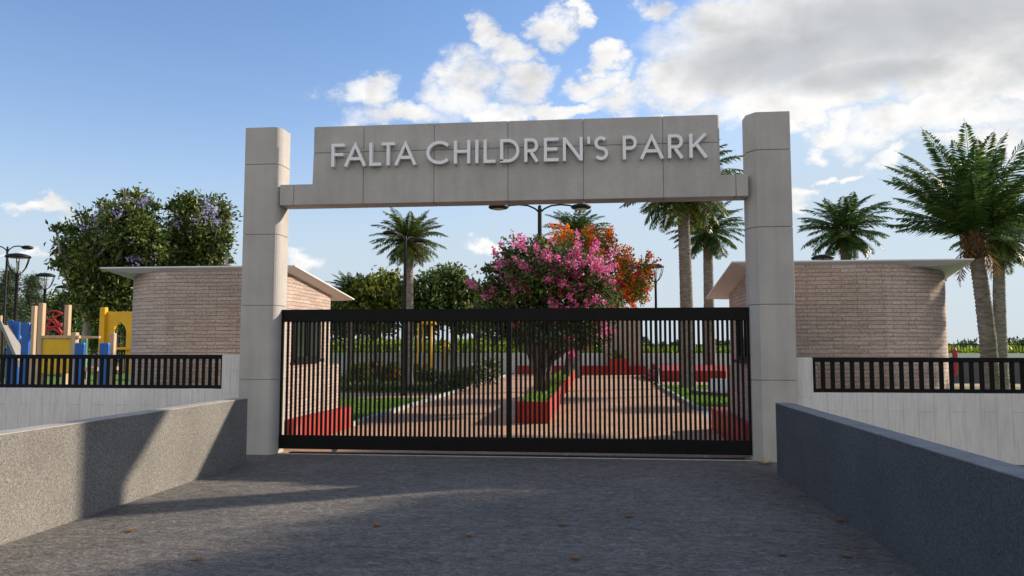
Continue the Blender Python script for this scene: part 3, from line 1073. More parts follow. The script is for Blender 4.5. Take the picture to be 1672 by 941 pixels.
# ------------------------------------------------------------------ trees
def palm_trunk(h, r0, r1, seed, lean=(0, 0)):
    rng = random.Random(seed)
    mb = MB()
    n = int(h / .085)
    seg = 16
    v, f = [], []
    for i in range(n + 1):
        t = i / n
        r = r0 + (r1 - r0) * t + .16 * r0 * math.exp(-t * h / .25)
        for sub, k in ((0, 1.05), (1, .95)):
            z = h * t + (0 if sub == 0 else .05)
            off = rng.uniform(0, .6)
            for q in range(seg):
                a = 2 * math.pi * q / seg
                rr = r * k * (1 + rng.uniform(-.035, .035))
                v.append((lean[0] * t * t + rr * math.cos(a), lean[1] * t * t + rr * math.sin(a), z + rng.uniform(-.012, .012)))
    m = len(v) // seg
    for i in range(m - 1):
        for q in range(seg):
            f.append((i * seg + q, i * seg + (q + 1) % seg, (i + 1) * seg + (q + 1) % seg, (i + 1) * seg + q))
    mb.add(v, f, True)
    return mb


def frond(rng, L, elev, az, droop, nl, ll, V, F, lw=.032, rach=.018):
    """one pinnate frond: arching midrib, two rows of narrow leaflets"""
    seg = 12
    pts, d = [], []
    p = np.array([0.0, 0.0, 0.0])
    e = elev
    h = np.array([math.cos(az), math.sin(az), 0])
    sway = rng.uniform(-.25, .25)
    sidev = np.array([-math.sin(az), math.cos(az), 0])
    for i in range(seg + 1):
        dr = h * math.cos(e) + np.array([0, 0, math.sin(e)]) + sidev * sway * (i / seg)
        dr /= np.linalg.norm(dr)
        pts.append(p.copy())
        d.append(dr)
        p = p + dr * (L / seg)
        e -= droop / seg * (0.4 + 1.2 * i / seg)
    pts, d = np.array(pts), np.array(d)
    # midrib as a thin three-sided tube
    b = len(V)
    for i in range(seg + 1):
        r = rach * (1 - .85 * i / seg)
        u = np.cross(d[i], sidev)
        for a in (90, 210, 330):
            V.append(pts[i] + sidev * r * math.cos(R(a)) + u * r * math.sin(R(a)))
    for i in range(seg):
        for k in range(3):
            F.append((b + i * 3 + k, b + i * 3 + (k + 1) % 3, b + (i + 1) * 3 + (k + 1) % 3, b + (i + 1) * 3 + k))
    for i in range(nl):
        t = .12 + .88 * (i + rng.uniform(0, .6)) / nl
        x = t * seg
        k = min(int(x), seg - 1)
        c = pts[k] + (pts[k + 1] - pts[k]) * (x - k)
        dr = d[k]
        u = np.cross(sidev, dr)
        Lf = ll * (math.sin(math.pi * min(1, .12 + t * .92)) ** .6) * rng.uniform(.85, 1.1)
        for sgn in (-1, 1):
            q = dr * rng.uniform(.55, .8) + sidev * sgn * .85 + u * -rng.uniform(-.45, .05)
            q /= np.linalg.norm(q)
            tip = c + q * Lf + np.array([0, 0, -.16 * Lf])
            mid = c + q * Lf * .5
            w = np.cross(q, u)
            w = dr * lw * .8
            b2 = len(V)
            V += [c, mid + w, tip, mid - w]
            F.append((b2, b2 + 1, b2 + 2, b2 + 3))


def palm_crown(seed, n, L, emin, emax, droop, nl=30, ll=.42, lw=.032):
    rng = random.Random(seed)
    V, F = [], []
    for i in range(n):
        t = (i + .5) / n
        el = R(emax + (emin - emax) * t + rng.uniform(-7, 7))
        az = i * 2.39996 + rng.uniform(-.25, .25)
        dp = droop * (1.25 - .35 * t) * rng.uniform(.75, 1.25)
        frond(rng, L * rng.uniform(.85, 1.08) * (.82 + .3 * math.sin(math.pi * min(1, t + .15))), el, az, dp, nl, ll, V, F, lw)
    return np.array(V), np.array(F)


def palm_boots(seed, n, r, h):
    """the swollen head of old leaf bases under the fronds"""
    rng = random.Random(seed)
    mb = MB()
    mb.lathe([(r * .7, 0), (r * 1.0, h * .25), (r * 1.25, h * .6), (r * 1.1, h * .95), (r * .5, h * 1.2)], 14)
    for i in range(n):
        a = rng.uniform(0, 6.283)
        z = rng.uniform(.02, .95) * h
        rr = r * (.85 + .55 * math.sin(min(1, z / h + .1) * 2.2))
        d = Vector((math.cos(a), math.sin(a), 0))
        s = Vector((-math.sin(a), math.cos(a), 0))
        w = rng.uniform(.03, .055) * r / .22
        l = rng.uniform(.10, .22) * r / .22
        b = d * rr * .8 + Vector((0, 0, z))
        t = d * (rr * 1.12) + Vector((0, 0, z + l)) + s * rng.uniform(-.04, .04)
        m = (b + t) / 2 + d * .04
        mb.add([b - s * w, b + s * w, m + s * w * .9, t + s * w * .35, t - s * w * .35, m - s * w * .9, m + d * .035],
               [(0, 1, 2, 6), (6, 2, 3), (6, 3, 4), (6, 4, 5), (0, 6, 5)])
    return mb


def dead_fronds(seed, n, L):
    rng = random.Random(seed)
    V, F = [], []
    for i in range(n):
        frond(rng, L * rng.uniform(.6, 1), R(rng.uniform(-55, -15)), rng.uniform(0, 6.28), R(55), 14, .3, V, F, .03)
    return np.array(V), np.array(F)


PALM_PROTO = {}


def palm(base, h, label, kind="round", L=1.9, tr=.2, seed=1, rz=0.0, lean=(0, 0), mat="frond", group=None, nd=8, tw=1.0):
    p = thing("palm_tree", base, label, "palm", group, rz)
    palm_trunk(h, tr * 1.12, tr * .9, seed, lean).build("trunk", M["palm_bark"], p)
    bh = .30 * L * .8
    bt = palm_boots(seed, 110, tr * 1.05, bh).build("leaf_bases", M["boot"], p)
    bt.location = (lean[0], lean[1], h - bh * .5)
    if kind == "round":
        V, F = palm_crown(seed, 74, L, -42, 84, R(58), nl=42, ll=.20 * L, lw=.017 * L)
    elif kind == "upright":
        V, F = palm_crown(seed, 60, L, 14, 88, R(36), nl=60, ll=.165 * L, lw=.0125 * L)
    c = np_mesh("crown", V, F, M[mat], p)
    c.location = (lean[0], lean[1], h + bh * .45)
    if nd:
        V, F = dead_fronds(seed + 5, nd, L * .6)
        d = np_mesh("dry_fronds", V, F, M["dry"], p)
        d.location = (lean[0], lean[1], h + bh * .2)
    return p


def pbase(px, Y):
    q = at(px, 568, Y)
    return (q.x, Y, 0)


def pz(py, px, Y):
    return at(px, py, Y).z


palm(pbase(1617, 18), pz(405, 1603, 18), "tallest palm with upright dark fronds behind the railing, nearest of the palms", "upright", L=2.45, tr=.165, seed=11, lean=(-.22, 0), nd=5,
     group="date palms in the park")
palm(pbase(1633, 27), pz(400, 1640, 27), "drooping palm half hidden behind the upright palm beside the round kiosk", L=1.75, tr=.19, seed=12, lean=(.12, 0), mat="frond2", group="date palms in the park")
palm(pbase(1386, 30), pz(388, 1386, 30), "round headed palm rising behind the roof of the brick kiosk with the broad rounded corner", L=1.85, tr=.2, seed=13, group="date palms in the park")
palm(pbase(1123, 31.3), pz(322, 1117, 31.3), "tall palm with its head behind the name panel, trunk on the right lawn", L=2.75, tr=.25, seed=14, lean=(-.1, 0), nd=14, mat="frond2",
     group="date palms in the park")
palm(pbase(1159, 45), pz(388, 1159, 45), "palm with a pale trunk beside the right pillar, beyond the red terrace", L=2.5, tr=.29, seed=15, nd=10, group="date palms in the park")
palm(pbase(942, 41), pz(392, 942, 41), "palm showing only its head above the orange flowering tree", L=1.9, tr=.2, seed=16, group="date palms in the park")
palm(pbase(666, 29), pz(402, 664, 29), "palm with spreading head beyond the cross path, behind a street lamp", L=1.55, tr=.19, seed=17, nd=9, mat="frond2", group="date palms in the park")
palm(pbase(572, 42), pz(482, 572, 42), "small bushy palm just past the kiosk roof tip", L=1.45, tr=.17, seed=18, nd=2, group="date palms in the park")


def tree(name, base, trunk_pts, r0, blobs, n_cl, per, spread, ll, lw, mat, bark, label, cat, seed, group=None, extra=(), per_limb=3):
    """trunk + limbs + leaf crown; extra = list of (part name, blobs, clusters, per, spread, size, material)"""
    t = thing(name, base, label, cat, group)
    rng = random.Random(seed)
    mb = MB()
    n = len(trunk_pts)
    mb.tube(trunk_pts, [r0 * (1.25 if i == 0 else 1.0) * (1 - .4 * i / max(1, n - 1)) for i in range(n)], 10)
    limbs(mb, trunk_pts[-1], r0 * .55, blobs, rng, per_limb)
    mb.build("trunk", bark, t)
    v, f, c, o = foliage(blobs, n_cl, per, spread, ll, lw, seed)
    cr = np_mesh("crown", v, f, mat, t)
    for ex in extra:
        pn, bl, ncl, pr_, sp, sz, mt, bias = ex[:8]
        ln = ex[8] if len(ex) > 8 else sp * .5
        rg = np.random.default_rng(seed + 99 + ncl)
        cc, out = sample_crown(bl, ncl, rg, bias)
        idx = np.repeat(np.arange(ncl), pr_)
        ax = unit(out + np.array([0, 0, .55]) + rg.normal(size=out.shape) * .3)[idx]
        tt = rg.random(len(idx))[:, None]
        P = cc[idx] + ax * ln * (tt - .35) * rg.uniform(.5, 1.3, ncl)[idx][:, None] + rg.normal(size=(len(idx), 3)) * sp * (1.25 - .8 * tt)
        D = unit(out[idx] + rg.normal(size=(len(idx), 3)) * .8)
        k = rg.uniform(.7, 1.25, len(idx)) * sz
        v, f = leaves_arr(P, D, k, k * .9, rg, .1)
        np_mesh(pn, v, f, mt, cr)
    return t


def blobs_px(base, Y, lst, depth=.8):
    """crown lobes given as (px, py, radius_px) seen at depth Y, returned relative to base; each is an ellipsoid of real depth"""
    out = []
    for i, (x, y, r) in enumerate(lst):
        dy = ((i * 0.618) % 1 - .5) * 2 * depth
        q = at(x, y, Y + dy)
        rr = r / _f * Y
        out.append((q.x - base[0], q.y - base[1], q.z - base[2], rr, rr * .95, rr * .9))
    return out


# pink flowering tree in the near planter
b = (-1.29, 19.5, .40)
BL = blobs_px(b, 19.5, [(885, 445, 56), (830, 455, 42), (843, 428, 30), (800, 482, 30), (940, 452, 50), (975, 480, 34), (905, 422, 34), (880, 500, 62), (940, 515, 54), (835, 512, 46), (968, 545, 30), (808, 540, 26),
                       (890, 532, 46), (925, 545, 34), (845, 535, 34), (790, 470, 14), (1000, 495, 16), (876, 402, 14), (832, 405, 12)], .6)
TOP = blobs_px(b, 19.5, [(885, 430, 58), (838, 430, 42), (835, 408, 14), (876, 402, 16), (800, 470, 32), (945, 440, 50), (980, 465, 32), (920, 425, 36), (850, 445, 44), (900, 465, 60)], .6)
LOW = blobs_px(b, 19.5, [(880, 505, 64), (940, 520, 58), (962, 548, 32), (835, 505, 48), (905, 545, 50)], .6)
SPR = blobs_px(b, 19.5, [(940, 520, 50), (965, 540, 30), (985, 490, 26), (920, 540, 40)], .6)
t = tree("flowering_tree", b, [(.0, 0, 0), (.02, 0, .35), (.0, 0, .7)], .13, BL, 1200, 18, .09, .11, .06, M["leaf_d"], M["bark"],
         "pink flowering tree in the near red planter, seen through the gate", "tree", 21,
         extra=[("pink_blossoms", TOP, 205, 60, .05, .058, M["pink"], .10, .42), ("pink_sprays", SPR, 60, 50, .04, .055, M["pink"], .12, .34),
                ("crimson_blossoms", LOW + TOP[4:7], 46, 24, .05, .05, M["crimson"], .2, .2)])
mb = MB()
for i in range(9):
    a = i * .7
    mb.tube([(.10 * math.cos(a), .10 * math.sin(a), -.02), (.16 * math.cos(a + .2), .16 * math.sin(a + .2), .5), (.42 * math.cos(a + .3), .42 * math.sin(a + .3), 1.25)], [.065, .05, .03], 7)
mb.build("stems", M["bark"], t)

# orange flowering tree in the middle planter
b = (-1.1, 31.5, .40)
BL = blobs_px(b, 31.5, [(945, 420, 38), (990, 440, 44), (1030, 455, 32), (920, 396, 28), (975, 400, 30), (1052, 436, 18), (1010, 480, 32), (1045, 478, 18), (925, 450, 40), (975, 480, 36), (1020, 428, 16)], .8)
tree("flowering_tree", b, [(0, 0, 0), (.15, 0, 1.2), (.5, 0, 2.2)], .12, BL, 620, 15, .14, .13, .07, M["leaf_y"], M["bark"],
     "orange and red flowering tree behind the pink one", "tree", 22,
     extra=[("orange_blossoms", BL, 290, 46, .09, .085, M["orange"], .10, .4), ("red_sprays", [BL[4], BL[5], BL[2], BL[10]], 30, 40, .08, .08, M["crimson"], .12, .4)])

# violet flowering trees behind the kiosk and playground
b = pbase(137, 27)
BL = blobs_px(b, 27, [(205, 372, 44), (150, 395, 40), (160, 420, 40), (235, 440, 50), (195, 480, 46), (140, 470, 30), (116, 410, 24), (228, 336, 20), (183, 340, 18), (205, 326, 14), (245, 332, 13), (195, 425, 48), (245, 402, 34), (150, 448, 34), (215, 470, 46), (175, 500, 36),
                      (138, 360, 16), (98, 398, 14), (100, 428, 14), (112, 375, 12), (160, 352, 14), (230, 365, 26), (120, 440, 18), (205, 310, 7), (228, 316, 8), (92, 375, 7), (90, 415, 8), (165, 338, 8)], 1.0)
FL = blobs_px(b, 27, [(205, 358, 46), (155, 375, 38), (232, 420, 14), (180, 340, 22)], 1.0)
tree("violet_tree", b, [(0, 0, 0), (-.05, 0, 1.0), (.1, 0, 2.6)], .2, BL, 820, 26, .135, .19, .085, M["leaf_j"], M["bark_pale"],
     "broad dark tree with pale trunk and violet blossoms behind the playground", "tree", 31,
     extra=[("violet_blossoms", FL, 26, 26, .13, .09, M["violet"], .12)])
b = pbase(318, 29)
BL = blobs_px(b, 29, [(312, 362, 34), (350, 370, 29), (320, 400, 44), (280, 450, 44), (345, 440, 34), (290, 385, 24), (305, 415, 38), (345, 402, 28), (275, 425, 26), (366, 345, 11), (288, 338, 11), (335, 430, 28), (300, 470, 40), (308, 328, 12), (335, 335, 13), (352, 332, 9),
                      (372, 360, 9), (378, 350, 6), (360, 388, 16), (365, 415, 14), (298, 322, 7), (325, 345, 18), (280, 362, 10)], 1.0)
FL = blobs_px(b, 29, [(320, 360, 36), (232, 421, 9), (232, 419, 9), (350, 350, 26), (345, 425, 26)], 1.0)
tree("violet_tree", b, [(0, 0, 0), (0, 0, 1.3), (-.1, 0, 2.8)], .2, BL, 720, 26, .135, .19, .085, M["leaf_j"], M["bark_pale"],
     "violet blossomed tree rising behind the kiosk roof, next to the gateway pillar", "tree", 32,
     extra=[("violet_blossoms", FL, 34, 26, .12, .09, M["violet"], .12)])

# background trees seen below the beam, beyond the lawn
BGT = [(612, 43, [(600, 482, 30), (628, 472, 30), (642, 498, 32), (605, 508, 32), (575, 500, 26), (630, 520, 26)], "leaf_y", "yellow green bushy tree to the left of the spreading palm's trunk"),
       (702, 44, [(688, 476, 30), (715, 470, 28), (700, 503, 34), (672, 500, 28), (725, 494, 28), (690, 522, 28)], "leaf_b", "dark bushy tree just right of the spreading palm's trunk"),
       (741, 45, [(735, 460, 22), (722, 452, 14), (752, 476, 28), (735, 500, 32), (768, 494, 22), (755, 518, 26), (745, 446, 10)], "leaf_b", "tallest bushy tree between the spreading palm and the pink tree"),
       (572, 46, [(575, 512, 28), (552, 500, 22), (592, 522, 26), (560, 525, 26)], "leaf_b", "dark low tree under the small bushy palm"),
       (780, 46, [(765, 488, 16), (782, 500, 20), (792, 514, 18), (768, 512, 18)], "leaf_y", "small olive tree at the edge of the pink tree's crown")]
for i, (px, Y, bl, mt, lab) in enumerate(BGT):
    b = pbase(px, Y)
    BL = blobs_px(b, Y, bl, 1.0)
    tree("park_tree", b, [(0, 0, 0), (.05, 0, 1.0), (0, 0, 2.0)], .16, BL, 460, 16, .24, .27, .15, M[mt], M["bark"], lab, "tree", 40 + i, "bushy trees beyond the left lawn", per_limb=2)

# trees far left behind the lamps
def conifer(px, Y, py_top, w_px, label, seed):
    b = pbase(px, Y)
    t = thing("conifer_tree", b, label, "tree", "dark trees beyond the playground")
    h = pz(py_top, px, Y)
    w = w_px / _f * Y
    rng = np.random.default_rng(seed)
    mb = MB().tube([(0, 0, 0), (0, 0, h * .5), (.05, 0, h * .97)], [.16, .1, .02], 7)
    P, D = [], []
    for k in range(150):
        z = h * (.12 + .86 * (k / 150) ** .9)
        r = w * (1 - z / h) ** .75 * rng.uniform(.55, 1.15) + .08
        a = rng.uniform(0, 6.283)
        e = np.array([math.cos(a) * r, math.sin(a) * r, z + r * .12])
        s = np.array([0, 0, z])
        mb.tube([s, (s + e) / 2 + np.array([0, 0, .05]), e], [.03, .02, .008], 4, False)
        m = 46
        u = rng.random(m)[:, None] ** .6
        q = s + (e - s) * u + rng.normal(size=(m, 3)) * np.array([.16, .16, .11]) * (.5 + u)
        P.append(q)
        D.append(unit((e - s)[None] * .9 / max(r, .1) + rng.normal(size=(m, 3)) * .6 + np.array([0, 0, -.1])))
    P, D = np.concatenate(P), np.concatenate(D)
    v, f = leaves_arr(P, D, rng.uniform(.14, .3, len(P)), .05, rng)
    mb.build("trunk", M["bark"], t)
    np_mesh("crown", v, f, M["leaf_p"], t)


conifer(8, 38, 440, 42, "tall dark conifer behind the post lamp with the largest head", 51)
conifer(48, 42, 448, 40, "pointed pale green conifer between two post lamps", 52)
b = pbase(100, 46)
tree("park_tree", b, [(0, 0, 0), (0, 0, 1.5)], .18, blobs_px(b, 46, [(95, 505, 34), (118, 500, 26), (75, 520, 28), (110, 535, 34), (130, 525, 24)], 1.2), 340, 14, .3, .28, .12, M["leaf_b"], M["bark"],
     "rounded grey green tree behind the farthest of the left post lamps", "tree", 53, "dark trees beyond the playground", per_limb=2)
b = pbase(20, 48)
tree("park_tree", b, [(0, 0, 0), (0, 0, 1.5)], .18, blobs_px(b, 48, [(15, 520, 36), (50, 530, 34), (-10, 510, 30), (30, 550, 34), (65, 550, 30)], 1.2), 380, 14, .3, .28, .12, M["leaf_b"], M["bark"],
     "low dark tree behind the blue slide at the picture's left edge", "tree", 54, "dark trees beyond the playground", per_limb=2)
b = pbase(190, 44)
tree("park_tree", b, [(0, 0, 0), (0, 0, 1.5)], .18, blobs_px(b, 44, [(180, 540, 34), (150, 550, 26), (210, 545, 34), (240, 540, 34)], 1.2), 300, 14, .3, .28, .12, M["leaf_d"], M["bark"],
     "low dark tree seen through the arch of the yellow panel", "tree", 55, "dark trees beyond the playground", per_limb=2)

# street trees outside the frame whose shade falls on the driveway
for i, (x, y, bl) in enumerate([(11.3, 13.3, [(0, 0, 5.2, 2.2, 2.0, 1.7), (.8, 1.0, 5.1, 1.7, 1.5, 1.6), (.2, -1.6, 4.1, 1.9, 1.8, 1.6), (.3, .2, 3.0, 2.0, 2.3, 1.3)]),
                                (10.6, 9.4, [(0, 0, 4.7, 2.1, 2.0, 1.7), (.4, 1.5, 4.6, 1.8, 1.7, 1.6), (.6, -1.5, 3.8, 1.7, 1.7, 1.5), (.2, .3, 2.7, 1.9, 2.4, 1.3)])]):
    tree("street_tree", (x, y, 0), [(0, 0, 0), (.05, 0, 1.0), (0, 0, 1.9)], .15, bl, 800, 18, .26, .30, .17, M["leaf_d"], M["bark"],
         ["leafy tree out beyond the right railing whose shade falls on the driveway", "second roadside tree shading the driveway, nearer the road"][i], "tree", 60 + i)


# ------------------------------------------------------------------ shrubs and bed
def shrub(px, py, Y, r_px, mat, label, seed, flower=None, n=120, flat=.8):
    q = at(px, py, Y)
    rr = r_px / _f * Y
    b = (q.x, Y, 0)
    s = thing("shrub", b, label, "shrub", "shrubs in the bed beside the brick walk")
    h = max(q.z, .25)
    BL = [(0, 0, h, rr, rr, max(rr * flat, .15)), (rr * .5, .1, h * .75, rr * .7, rr * .7, h * .6), (-rr * .5, -.1, h * .75, rr * .7, rr * .7, h * .6)]
    v, f, c, o = foliage(BL, n, 14, .08, .11, .05, seed)
    mb = MB()
    rng = random.Random(seed)
    for k in range(6):
        e = (rng.uniform(-.6, .6) * rr, rng.uniform(-.6, .6) * rr, h)
        mb.tube([(0, 0, -.02), (e[0] * .4, e[1] * .4, h * .5), e], [.02, .014, .006], 5)
    mb.build("stems", M["bark"], s)
    fo = np_mesh("foliage", v, f, mat, s)
    if flower:
        rg = np.random.default_rng(seed + 3)
        cc, out = sample_crown(BL, 46, rg, .25)
        idx = np.repeat(np.arange(46), 10)
        P = cc[idx] + rg.normal(size=(len(idx), 3)) * .05
        v, f = leaves_arr(P, unit(out[idx] + rg.normal(size=(len(idx), 3)) * .7), .07, .06, rg, .1)
        np_mesh("blossoms", v, f, flower, fo)


SH = [(800, 598, 33, 14, "leaf_j", "white flowered shrub nearest the red wall at the walk's end", "whitefl"),
      (779, 606, 30.5, 15, "leaf_j", "white flowered shrub at the edge of the walk, second from the red wall", "whitefl"),
      (752, 618, 28.5, 17, "leaf_d", "dark rounded shrub at the corner of walk and cross path", None),
      (725, 620, 28.2, 13, "leaf_d", "dark shrub with a few white flowers beside the corner shrub", "whitefl"),
      (700, 612, 31, 14, "leaf_b", "mid green shrub in front of the yellow play tower", None),
      (683, 604, 33, 13, "leaf_j", "green shrub with orange flowers right of the lamp post", "orange"),
      (640, 606, 32, 16, "leaf_d", "dark green shrub left of the lamp post with orange flowers", "orange"),
      (614, 600, 33, 14, "leaf_b", "mid green shrub with pink flowers behind the left lawn", "pink"),
      (588, 604, 31, 15, "leaf_y", "yellow green shrub beside the kiosk's low wall", None)]
for i, (px, py, Y, r, mt, lab, fl) in enumerate(SH):
    shrub(px, py, Y, r, M[mt], lab, 70 + i, M[fl] if fl else None)
sheet("flower_bed", [(-20, 27.0), (X0 - .14, 27.0), (X0 - .14, 40), (-20, 40)], -0.002, M["soil"])
rng = np.random.default_rng(5)
n = 16000
P = np.stack([rng.uniform(-16, X0 - .2, n), rng.uniform(27.2, 36, n), rng.uniform(0, .12, n)], 1)
D = unit(rng.normal(size=(n, 3)) * np.array([.8, .8, .2]) + np.array([0, 0, .7]))
v, f = leaves_arr(P, D, rng.uniform(.08, .3, n), .06, rng)
tag(np_mesh("bed_planting", v, f, M["leaf_b"]), "mixed low green planting covering the bed beyond the cross path", "plants", kind="stuff")
shp = shrub
# plant in the red plant box, weeds by the terrace
q = thing("box_plant", (1.5, 46.1, .95), "small spiky green plant in the red plant box", "plant")
rg = np.random.default_rng(8)
n = 90
D = unit(rg.normal(size=(n, 3)) * np.array([.5, .5, 0]) + np.array([0, 0, 1]))
v, f = leaves_arr(np.zeros((n, 3)) + rg.normal(size=(n, 3)) * np.array([.2, .08, 0]) + np.array([0, 0, -.02]), D, rg.uniform(.3, .9, n), .06, rg)
np_mesh("foliage", v, f, M["leaf_y"], q)

# crop beyond the wall, distant tree line
rng = np.random.default_rng(9)
n = 60000
P = np.stack([rng.uniform(-70, 60, n), rng.uniform(50, 60, n), rng.uniform(.1, 1.0, n)], 1)
P[:, 2] *= np.where(P[:, 0] < 3, 1.95, 1.42) + .14 * np.sin(P[:, 0] * .7) * .5
D = unit(rng.normal(size=(n, 3)) * .4 + np.array([0, 0, 1.0]))
v, f = leaves_arr(P, D, rng.uniform(.3, .6, n), .12, rng)
tag(np_mesh("crop_field", v, f, M["crop"]), "bright green field of tall crop beyond the perimeter fence", "crop", kind="stuff")
n = 26000
xs_ = rng.uniform(-250, 330, n)
hmax = 3.4 + 1.8 * np.sin(xs_ * .11) + 1.5 * np.sin(xs_ * .37 + 1) + 1.2 * np.sin(xs_ * .9)
P = np.stack([xs_, rng.uniform(330, 345, n), rng.random(n) ** .7 * np.maximum(hmax, 1.5)], 1)
D = unit(rng.normal(size=(n, 3)) + np.array([0, 0, .4]))
v, f = leaves_arr(P, D, rng.uniform(1, 2.2, n), 1.0, rng)
tag(np_mesh("treeline", v, f, M["leaf_p"]), "pale far-off line of trees along the horizon", "trees", kind="stuff")


# ------------------------------------------------------------------ lamps
def post_lamp():
    t = thing("post_lamp", (0, 0, 0), "x", "lamp", "black post top lamps in the park")
    MB().lathe([(.16, 0), (.16, .05), (.11, .08), (.10, .5), (.075, .56), (.06, 2.2), (.05, 4.0), (.06, 4.02), (.06, 4.1), (.09, 4.13), (.05, 4.16)], 14).build("pole", M["blackl"], t)
    MB().lathe([(.37, 4.70), (.385, 4.72), (.375, 4.76), (.24, 4.82), (.12, 4.845), (.02, 4.85)], 22).build("cap", M["blackl"], t)
    mb = MB()
    for k in range(6):
        a = R(60 * k + 15)
        pr_ = [(.05, 4.14), (.16, 4.2), (.27, 4.36), (.335, 4.55), (.365, 4.71)]
        mb.tube([(r * math.cos(a), r * math.sin(a), z) for r, z in pr_], .016, 6)
    mb.build("cage", M["blackl"], t)
    MB().lathe([(.05, 4.16), (.15, 4.22), (.255, 4.38), (.32, 4.56), (.345, 4.705)], 20).build("glass_bowl", M["lglass"], t)
    MB().lathe([(.035, 4.15), (.045, 4.35), (.05, 4.5), (.02, 4.58)], 10).build("bulb", M["bulb"], t)
    return t


PL = [(22, 23.7, 414, "post lamp nearest the camera, behind the railing at the far left"),
      (69, 31, 446, "post lamp behind the timber posts of the play structure, middle of the left three"),
      (99, 40, 466, "farthest and smallest of the left three post lamps, above the red climbing net"),
      (1072, 34, 431, "single post lamp beside the orange flowering tree, seen above the gate"),
      (1348, 27.5, 416, "post lamp showing only its cap above the right kiosk roof")]
proto = post_lamp()
for i, (px, Y, py, lab) in enumerate(PL):
    o = proto if i == 0 else copy_tree(proto)
    o.location = pbase(px, Y)
    k = pz(py, px, Y) / 4.85
    o.scale = (1.0, 1.0, k)
    o["label"] = lab


def twin_lamp():
    t = thing("twin_arm_lamp", (0, 0, 0), "x", "lamp", "black street lamps with curved arms")
    MB().lathe([(.15, 0), (.15, .06), (.10, .1), (.09, .8), (.075, .85), (.06, 5.9), (.055, 6.0), (.02, 6.04)], 14).build("pole", M["blackl"], t)
    for s in (-1, 1):
        pts = [(0, 0, 5.78), (s * .14, 0, 5.92), (s * .34, 0, 6.02), (s * .6, 0, 6.05), (s * .85, 0, 6.03), (s * 1.0, 0, 5.98)]
        a = MB().tube(pts, .028, 8).build("arm", M["blackl"], t)
        h = MB().lathe([(.18, -.07), (.27, -.045), (.30, 0), (.27, .05), (.16, .085), (.03, .1)], 20, (s * 1.2, 0, 5.97)).build("lamp_head", M["blackl"], a)
        MB().lathe([(.03, -.095), (.15, -.085), (.17, -.071)], 16, (s * 1.2, 0, 5.97)).build("lens", M["bulb"], h)
    return t


tl = twin_lamp()
for i, (px, Y, py, rz, lab) in enumerate([(882, 22.5, 334, 6, "twin arm street lamp rising above the pink flowering tree"),
                                          (660, 25.5, 384, 75, "street lamp in front of the spreading palm, its arms nearly end on"),
                                          (4, 34, 402, 0, "twin arm street lamp cut by the left edge, behind the dark conifer")]):
    o = tl if i == 0 else copy_tree(tl)
    o.location = pbase(px, Y)
    k = pz(py, px, Y) / 6.06
    if i == 0:
        o.location.z = .40
        k = (pz(py, px, Y) - .4) / 6.06
    o.scale = (1.02 if i == 0 else .85, 1.02 if i == 0 else .85, k)
    o.rotation_euler.z = R(rz)
    o["label"] = lab

# ------------------------------------------------------------------ playground
PY = 17.6
ps = thing("play_structure", (-13.2, PY, 0), "timber play structure with yellow panels, red climbing net and blue boards", "play structure")


def post(x0, x1, ytop, Y, mat, parent):
    a, b = at(x0, 568, Y).x, at(x1, 568, Y).x
    w = (b - a) * .68
    b = a + w
    z = at(x0, ytop, Y).z
    return MB().box(a, b, Y, Y + w, 0, z).build("post", M[mat], parent, bevel=.025, bseg=3, world=True)


def board(name, x0, x1, yt, yb, Y, mat, parent, th=.05, bev=.02):
    a, b = at(x0, 568, Y), at(x1, 568, Y)
    zt, zb = at(x0, yt, Y).z, max(0, at(x0, yb, Y).z)
    return MB().box(a.x, b.x, Y, Y + th, zb, zt).build(name, M[mat], parent, bevel=bev, bseg=2, world=True)


for x0, x1, yt, dy, mt in ((47.5, 57, 499.5, 1.6, "wood"), (59, 70.5, 495, 0, "wood"), (102, 113, 498, 1.5, "wood"), (114, 127, 543, 0, "wood"), (177, 189, 544, -.4, "wood"),
                           (160, 173, 502, .9, "yellow")):
    post(x0, x1, yt, PY + dy, mt, ps)
board("yellow_panel", 66, 115, 553, 610, PY + .05, "yellow", ps)
board("timber_rail", 64, 128, 548, 553, PY + .02, "wood", ps, .08, .01)
board("timber_rail", 128, 161, 549, 553, PY + .4, "wood", ps, .08, .01)
for x0, x1, yt, dy in ((121, 137, 560, -.5), (161.5, 177, 560, -.7), (33, 46, 527, .6)):
    board("blue_board", x0, x1, yt, 632, PY + dy, "blue", ps, .09, .035)
board("deck", 70, 160, 600, 606, PY + .25, "wood", ps, 1.0, .01)
board("green_panel", 131, 141, 553, 620, PY + .9, "green_panel", ps)
# red climbing net: curved tubes between the tall posts
mb = MB()
Yn = PY + .9
for (xa, ya, xm, ym, xb_, yb_) in ((71, 516, 86, 501, 102, 513), (70, 523, 86, 516, 101, 545), (71, 541, 80, 524, 101, 512), (72, 547, 84, 528, 100, 547), (71, 533, 86, 538, 101, 529), (86, 516, 92, 528, 100, 533)):
    a, m_, c_ = at(xa, ya, Yn), at(xm, ym, Yn), at(xb_, yb_, Yn)
    pts = [(a * (1 - t) ** 2 + m_ * 2 * t * (1 - t) + c_ * t * t) for t in [i / 8 for i in range(9)]]
    mb.tube(pts, .028, 7)
mb.build("climbing_net", M["redp"], ps, world=True)
